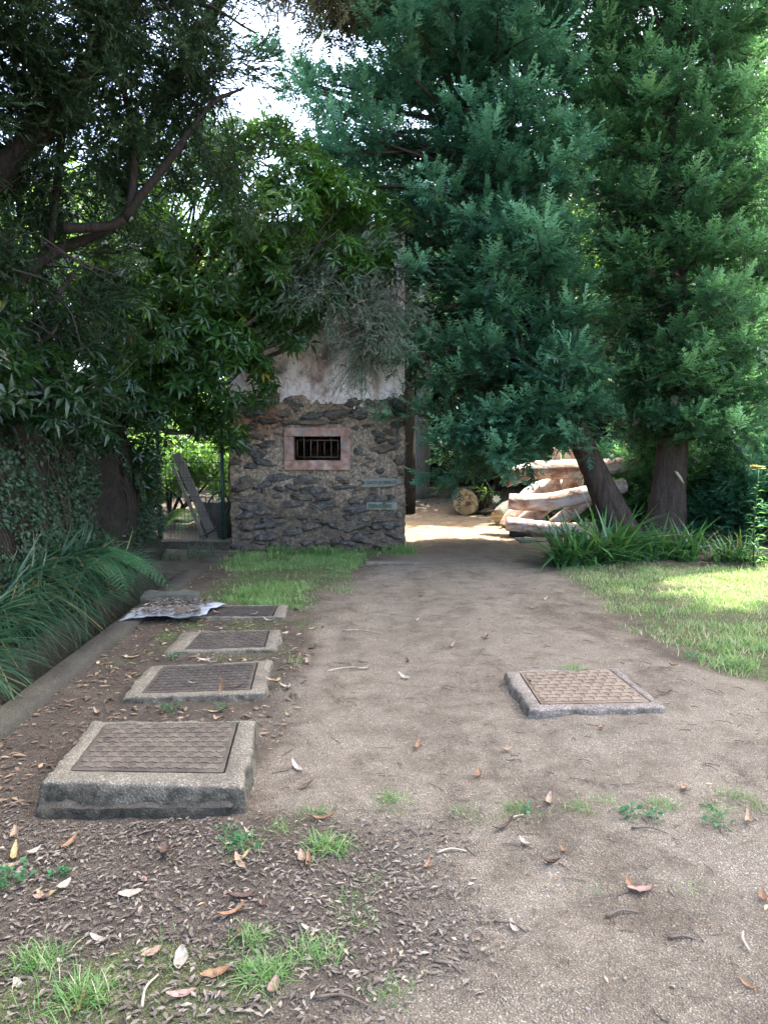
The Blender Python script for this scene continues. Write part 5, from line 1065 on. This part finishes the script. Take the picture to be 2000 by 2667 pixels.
for k in range(1000):
    x, y = rs2.uniform(-1.0, 3.0), 1.6 + 7 * rs2.random() ** 1.6; a = rs2.uniform(0, 6.28); L = rs2.uniform(.02, .09); z = float(gz(x, y)) + .004; d = np.array([math.cos(a), math.sin(a), 0]) * L
    Ps.append((*tube(spline([(x, y, z), np.array((x, y, z + .003)) + d * .5 + rs2.normal(size=3) * .004, np.array((x, y, z)) + d], 4), rs2.uniform(.0012, .0026), 3, cap=False), None))
P, F, _ = join(Ps); tag(obj('twig_scraps', P, F, M['twig']), 'small broken twig scraps on the path', 'twigs', kind='stuff')

# single fallen leaves and twigs
def curled_leaf(L, Wd, curl, seed):
    rs = np.random.default_rng(seed); n = 8; v, f = [], []
    for k in range(n + 1):
        t = k / n; w = Wd * .5 * math.sin(math.pi * (t * .93 + .04)) ** .8; z = curl * L * (t - .5) ** 2 + .006; c = .5 * curl
        for s in (-1, -.5, 0, .5, 1): v.append((s * w * (1 - .25 * abs(s) * c), L * (t - .5), z + abs(s) ** 1.6 * w * c + rs.normal() * .0015))
    for k in range(n):
        for q_ in range(4): b_ = k * 5 + q_; f.append((b_, b_ + 1, b_ + 6, b_ + 5))
    return np.array(v), np.array(f)
def leafmat(name, c):
    m = NT(name); o_ = m.co('Object'); n_ = m.noise(o_, 60, 5); col = m.mix(m.step(n_, .4, .65), tuple(x * .62 for x in c), c)
    b_ = m.bsdf(col, .6, m.bump(n_, .3, .002), .3); tr_ = m.n('ShaderNodeBsdfTranslucent'); m.l(col, tr_.inputs['Color']); mx = m.n('ShaderNodeMixShader'); mx.inputs[0].default_value = .12; m.l(b_, mx.inputs[1]); m.l(tr_.outputs[0], mx.inputs[2]); return m.done(mx.outputs[0])
LC = dict(tan=(.36, .25, .155), brown=(.11, .065, .042), orange=(.30, .165, .085), yellow=(.40, .31, .13), pale=(.42, .36, .27), pink=(.36, .22, .17))
LMESH = {c: [mesh_data('fallen_leaf', *curled_leaf(L, w_, cu, s), leafmat(c + '_fallen_leaf', col), None, True) for s, (L, w_, cu) in enumerate(((.12, .036, .8), (.10, .05, .5), (.085, .045, 1.2), (.14, .034, 1.0)))] for c, col in LC.items()}
g = random.Random(77)
where = lambda x, y: 'the leaf litter' if x < -.1 and y < 2.95 else ('the soil by the iron covers' if x < -.45 else ('the lawn grass' if x > 2.1 and y > 4.9 else 'the bare dirt path'))
spots = [(.17, 3.66, 'orange'), (.62, 3.62, 'tan'), (.16, 2.62, 'orange'), (-.42, 3.42, 'pale'), (-.36, 3.22, 'brown'), (-.28, 2.62, 'orange'), (.72, 3.1, 'tan'), (.9, 2.46, 'pink'), (.42, 2.24, 'pale'), (1.72, 4.42, 'brown'), (1.05, 1.98, 'orange'), (-.5, 2.05, 'orange'), (-.32, 1.98, 'pink'), (-.62, 2.12, 'pale'), (-.72, 2.15, 'tan'), (-.9, 2.2, 'pale'), (-.15, 5.0, 'tan'), (-.55, 4.1, 'yellow'), (-.62, 4.6, 'pale'), (1.35, 3.2, 'orange'), (1.5, 2.9, 'tan'), (-.55, 5.15, 'pink'), (-.25, 2.95, 'orange'), (.55, 2.75, 'pale'), (1.3, 2.4, 'orange'), (2.0, 5.0, 'tan'), (-.25, 4.35, 'tan'), (-1.2, 2.45, 'yellow'), (-1.42, 2.62, 'tan'), (-1.36, 2.72, 'pale')]
spots += [(g.uniform(-1.5, -.2), g.uniform(1.9, 2.85), g.choice(list(LC))) for _ in range(26)] + [(g.uniform(-1.9, -.5), g.uniform(3.7, 6.9), g.choice(('tan', 'yellow', 'pale', 'brown'))) for _ in range(34)] + [(g.uniform(-.3, 2.0), g.uniform(2.1, 7.5), g.choice(('tan', 'pale', 'brown', 'orange'))) for _ in range(22)] + [(g.uniform(2.3, 4.3), g.uniform(5, 8.4), g.choice(('tan', 'pale'))) for _ in range(12)]
def topz(x, y):
    for (a, b_, c, d), h in zip(CHAMB, (.13, .044, .034, .028, .068)):
        if a < x < b_ and c < y < d: return h
    return float(gz(x, y))
for x, y, c in spots:
    if CHAMB[0][0] < x < CHAMB[0][1] and 2.9 < y < 3.07: continue
    o = link('fallen_leaf', g.choice(LMESH[c]), None, (x, y, topz(x, y) + .003)); o.rotation_euler = (g.uniform(-.15, .15), g.uniform(-.25, .25), g.uniform(0, 6.28)); s_ = g.uniform(.45, .95); o.scale = (s_, s_, s_)
    wh = where(x, y); tag(o, f'curled {c} fallen leaf lying on {wh}', 'leaf', f'{c} leaves on {wh}')
o = link('fallen_leaf', LMESH['orange'][0], None, (-.97, 4.34, .12)); o.rotation_euler = (R_(70), 0, R_(-25)); tag(o, 'orange brown leaf standing upright on the second iron cover', 'leaf')
for x, y, a, L, c in ((.36, 2.28, -.5, .11, 'dark'), (1.12, 2.12, 1.3, .10, 'pale'), (1.32, 2.1, 1.5, .09, 'dark'), (.74, 2.32, .2, .12, 'dark'), (.5, 2.9, .8, .13, 'pale'), (-.2, 1.95, -.2, .16, 'dark'), (-.68, 1.93, 1.5, .13, 'pale'), (.15, 2.1, -.6, .10, 'dark'), (1.0, 2.85, -.3, .14, 'dark'), (.9, 2.2, -.2, .1, 'dark'), (-.35, 6.1, -.3, .35, 'pale'), (-.4, 4.9, .3, .3, 'pale'), (.2, 2.7, .1, .12, 'pale')):
    z = float(gz(x, y)) + .006; d = np.array([math.cos(a), math.sin(a), 0]) * L
    P, F = tube(spline([(x, y, z), np.array((x, y, z + .006)) + d * .5 + np.array([-d[1], d[0], 0]) * .12, np.array((x, y, z)) + d], 8), np.linspace(.005, .003, 8), 6, .15, 30)
    tag(obj('twig', P, F, M['twig'] if c == 'dark' else M['twig_pale'], smooth=True), f'{c} bent twig lying on the bare soil', 'twig', f'{c} twigs on the soil')
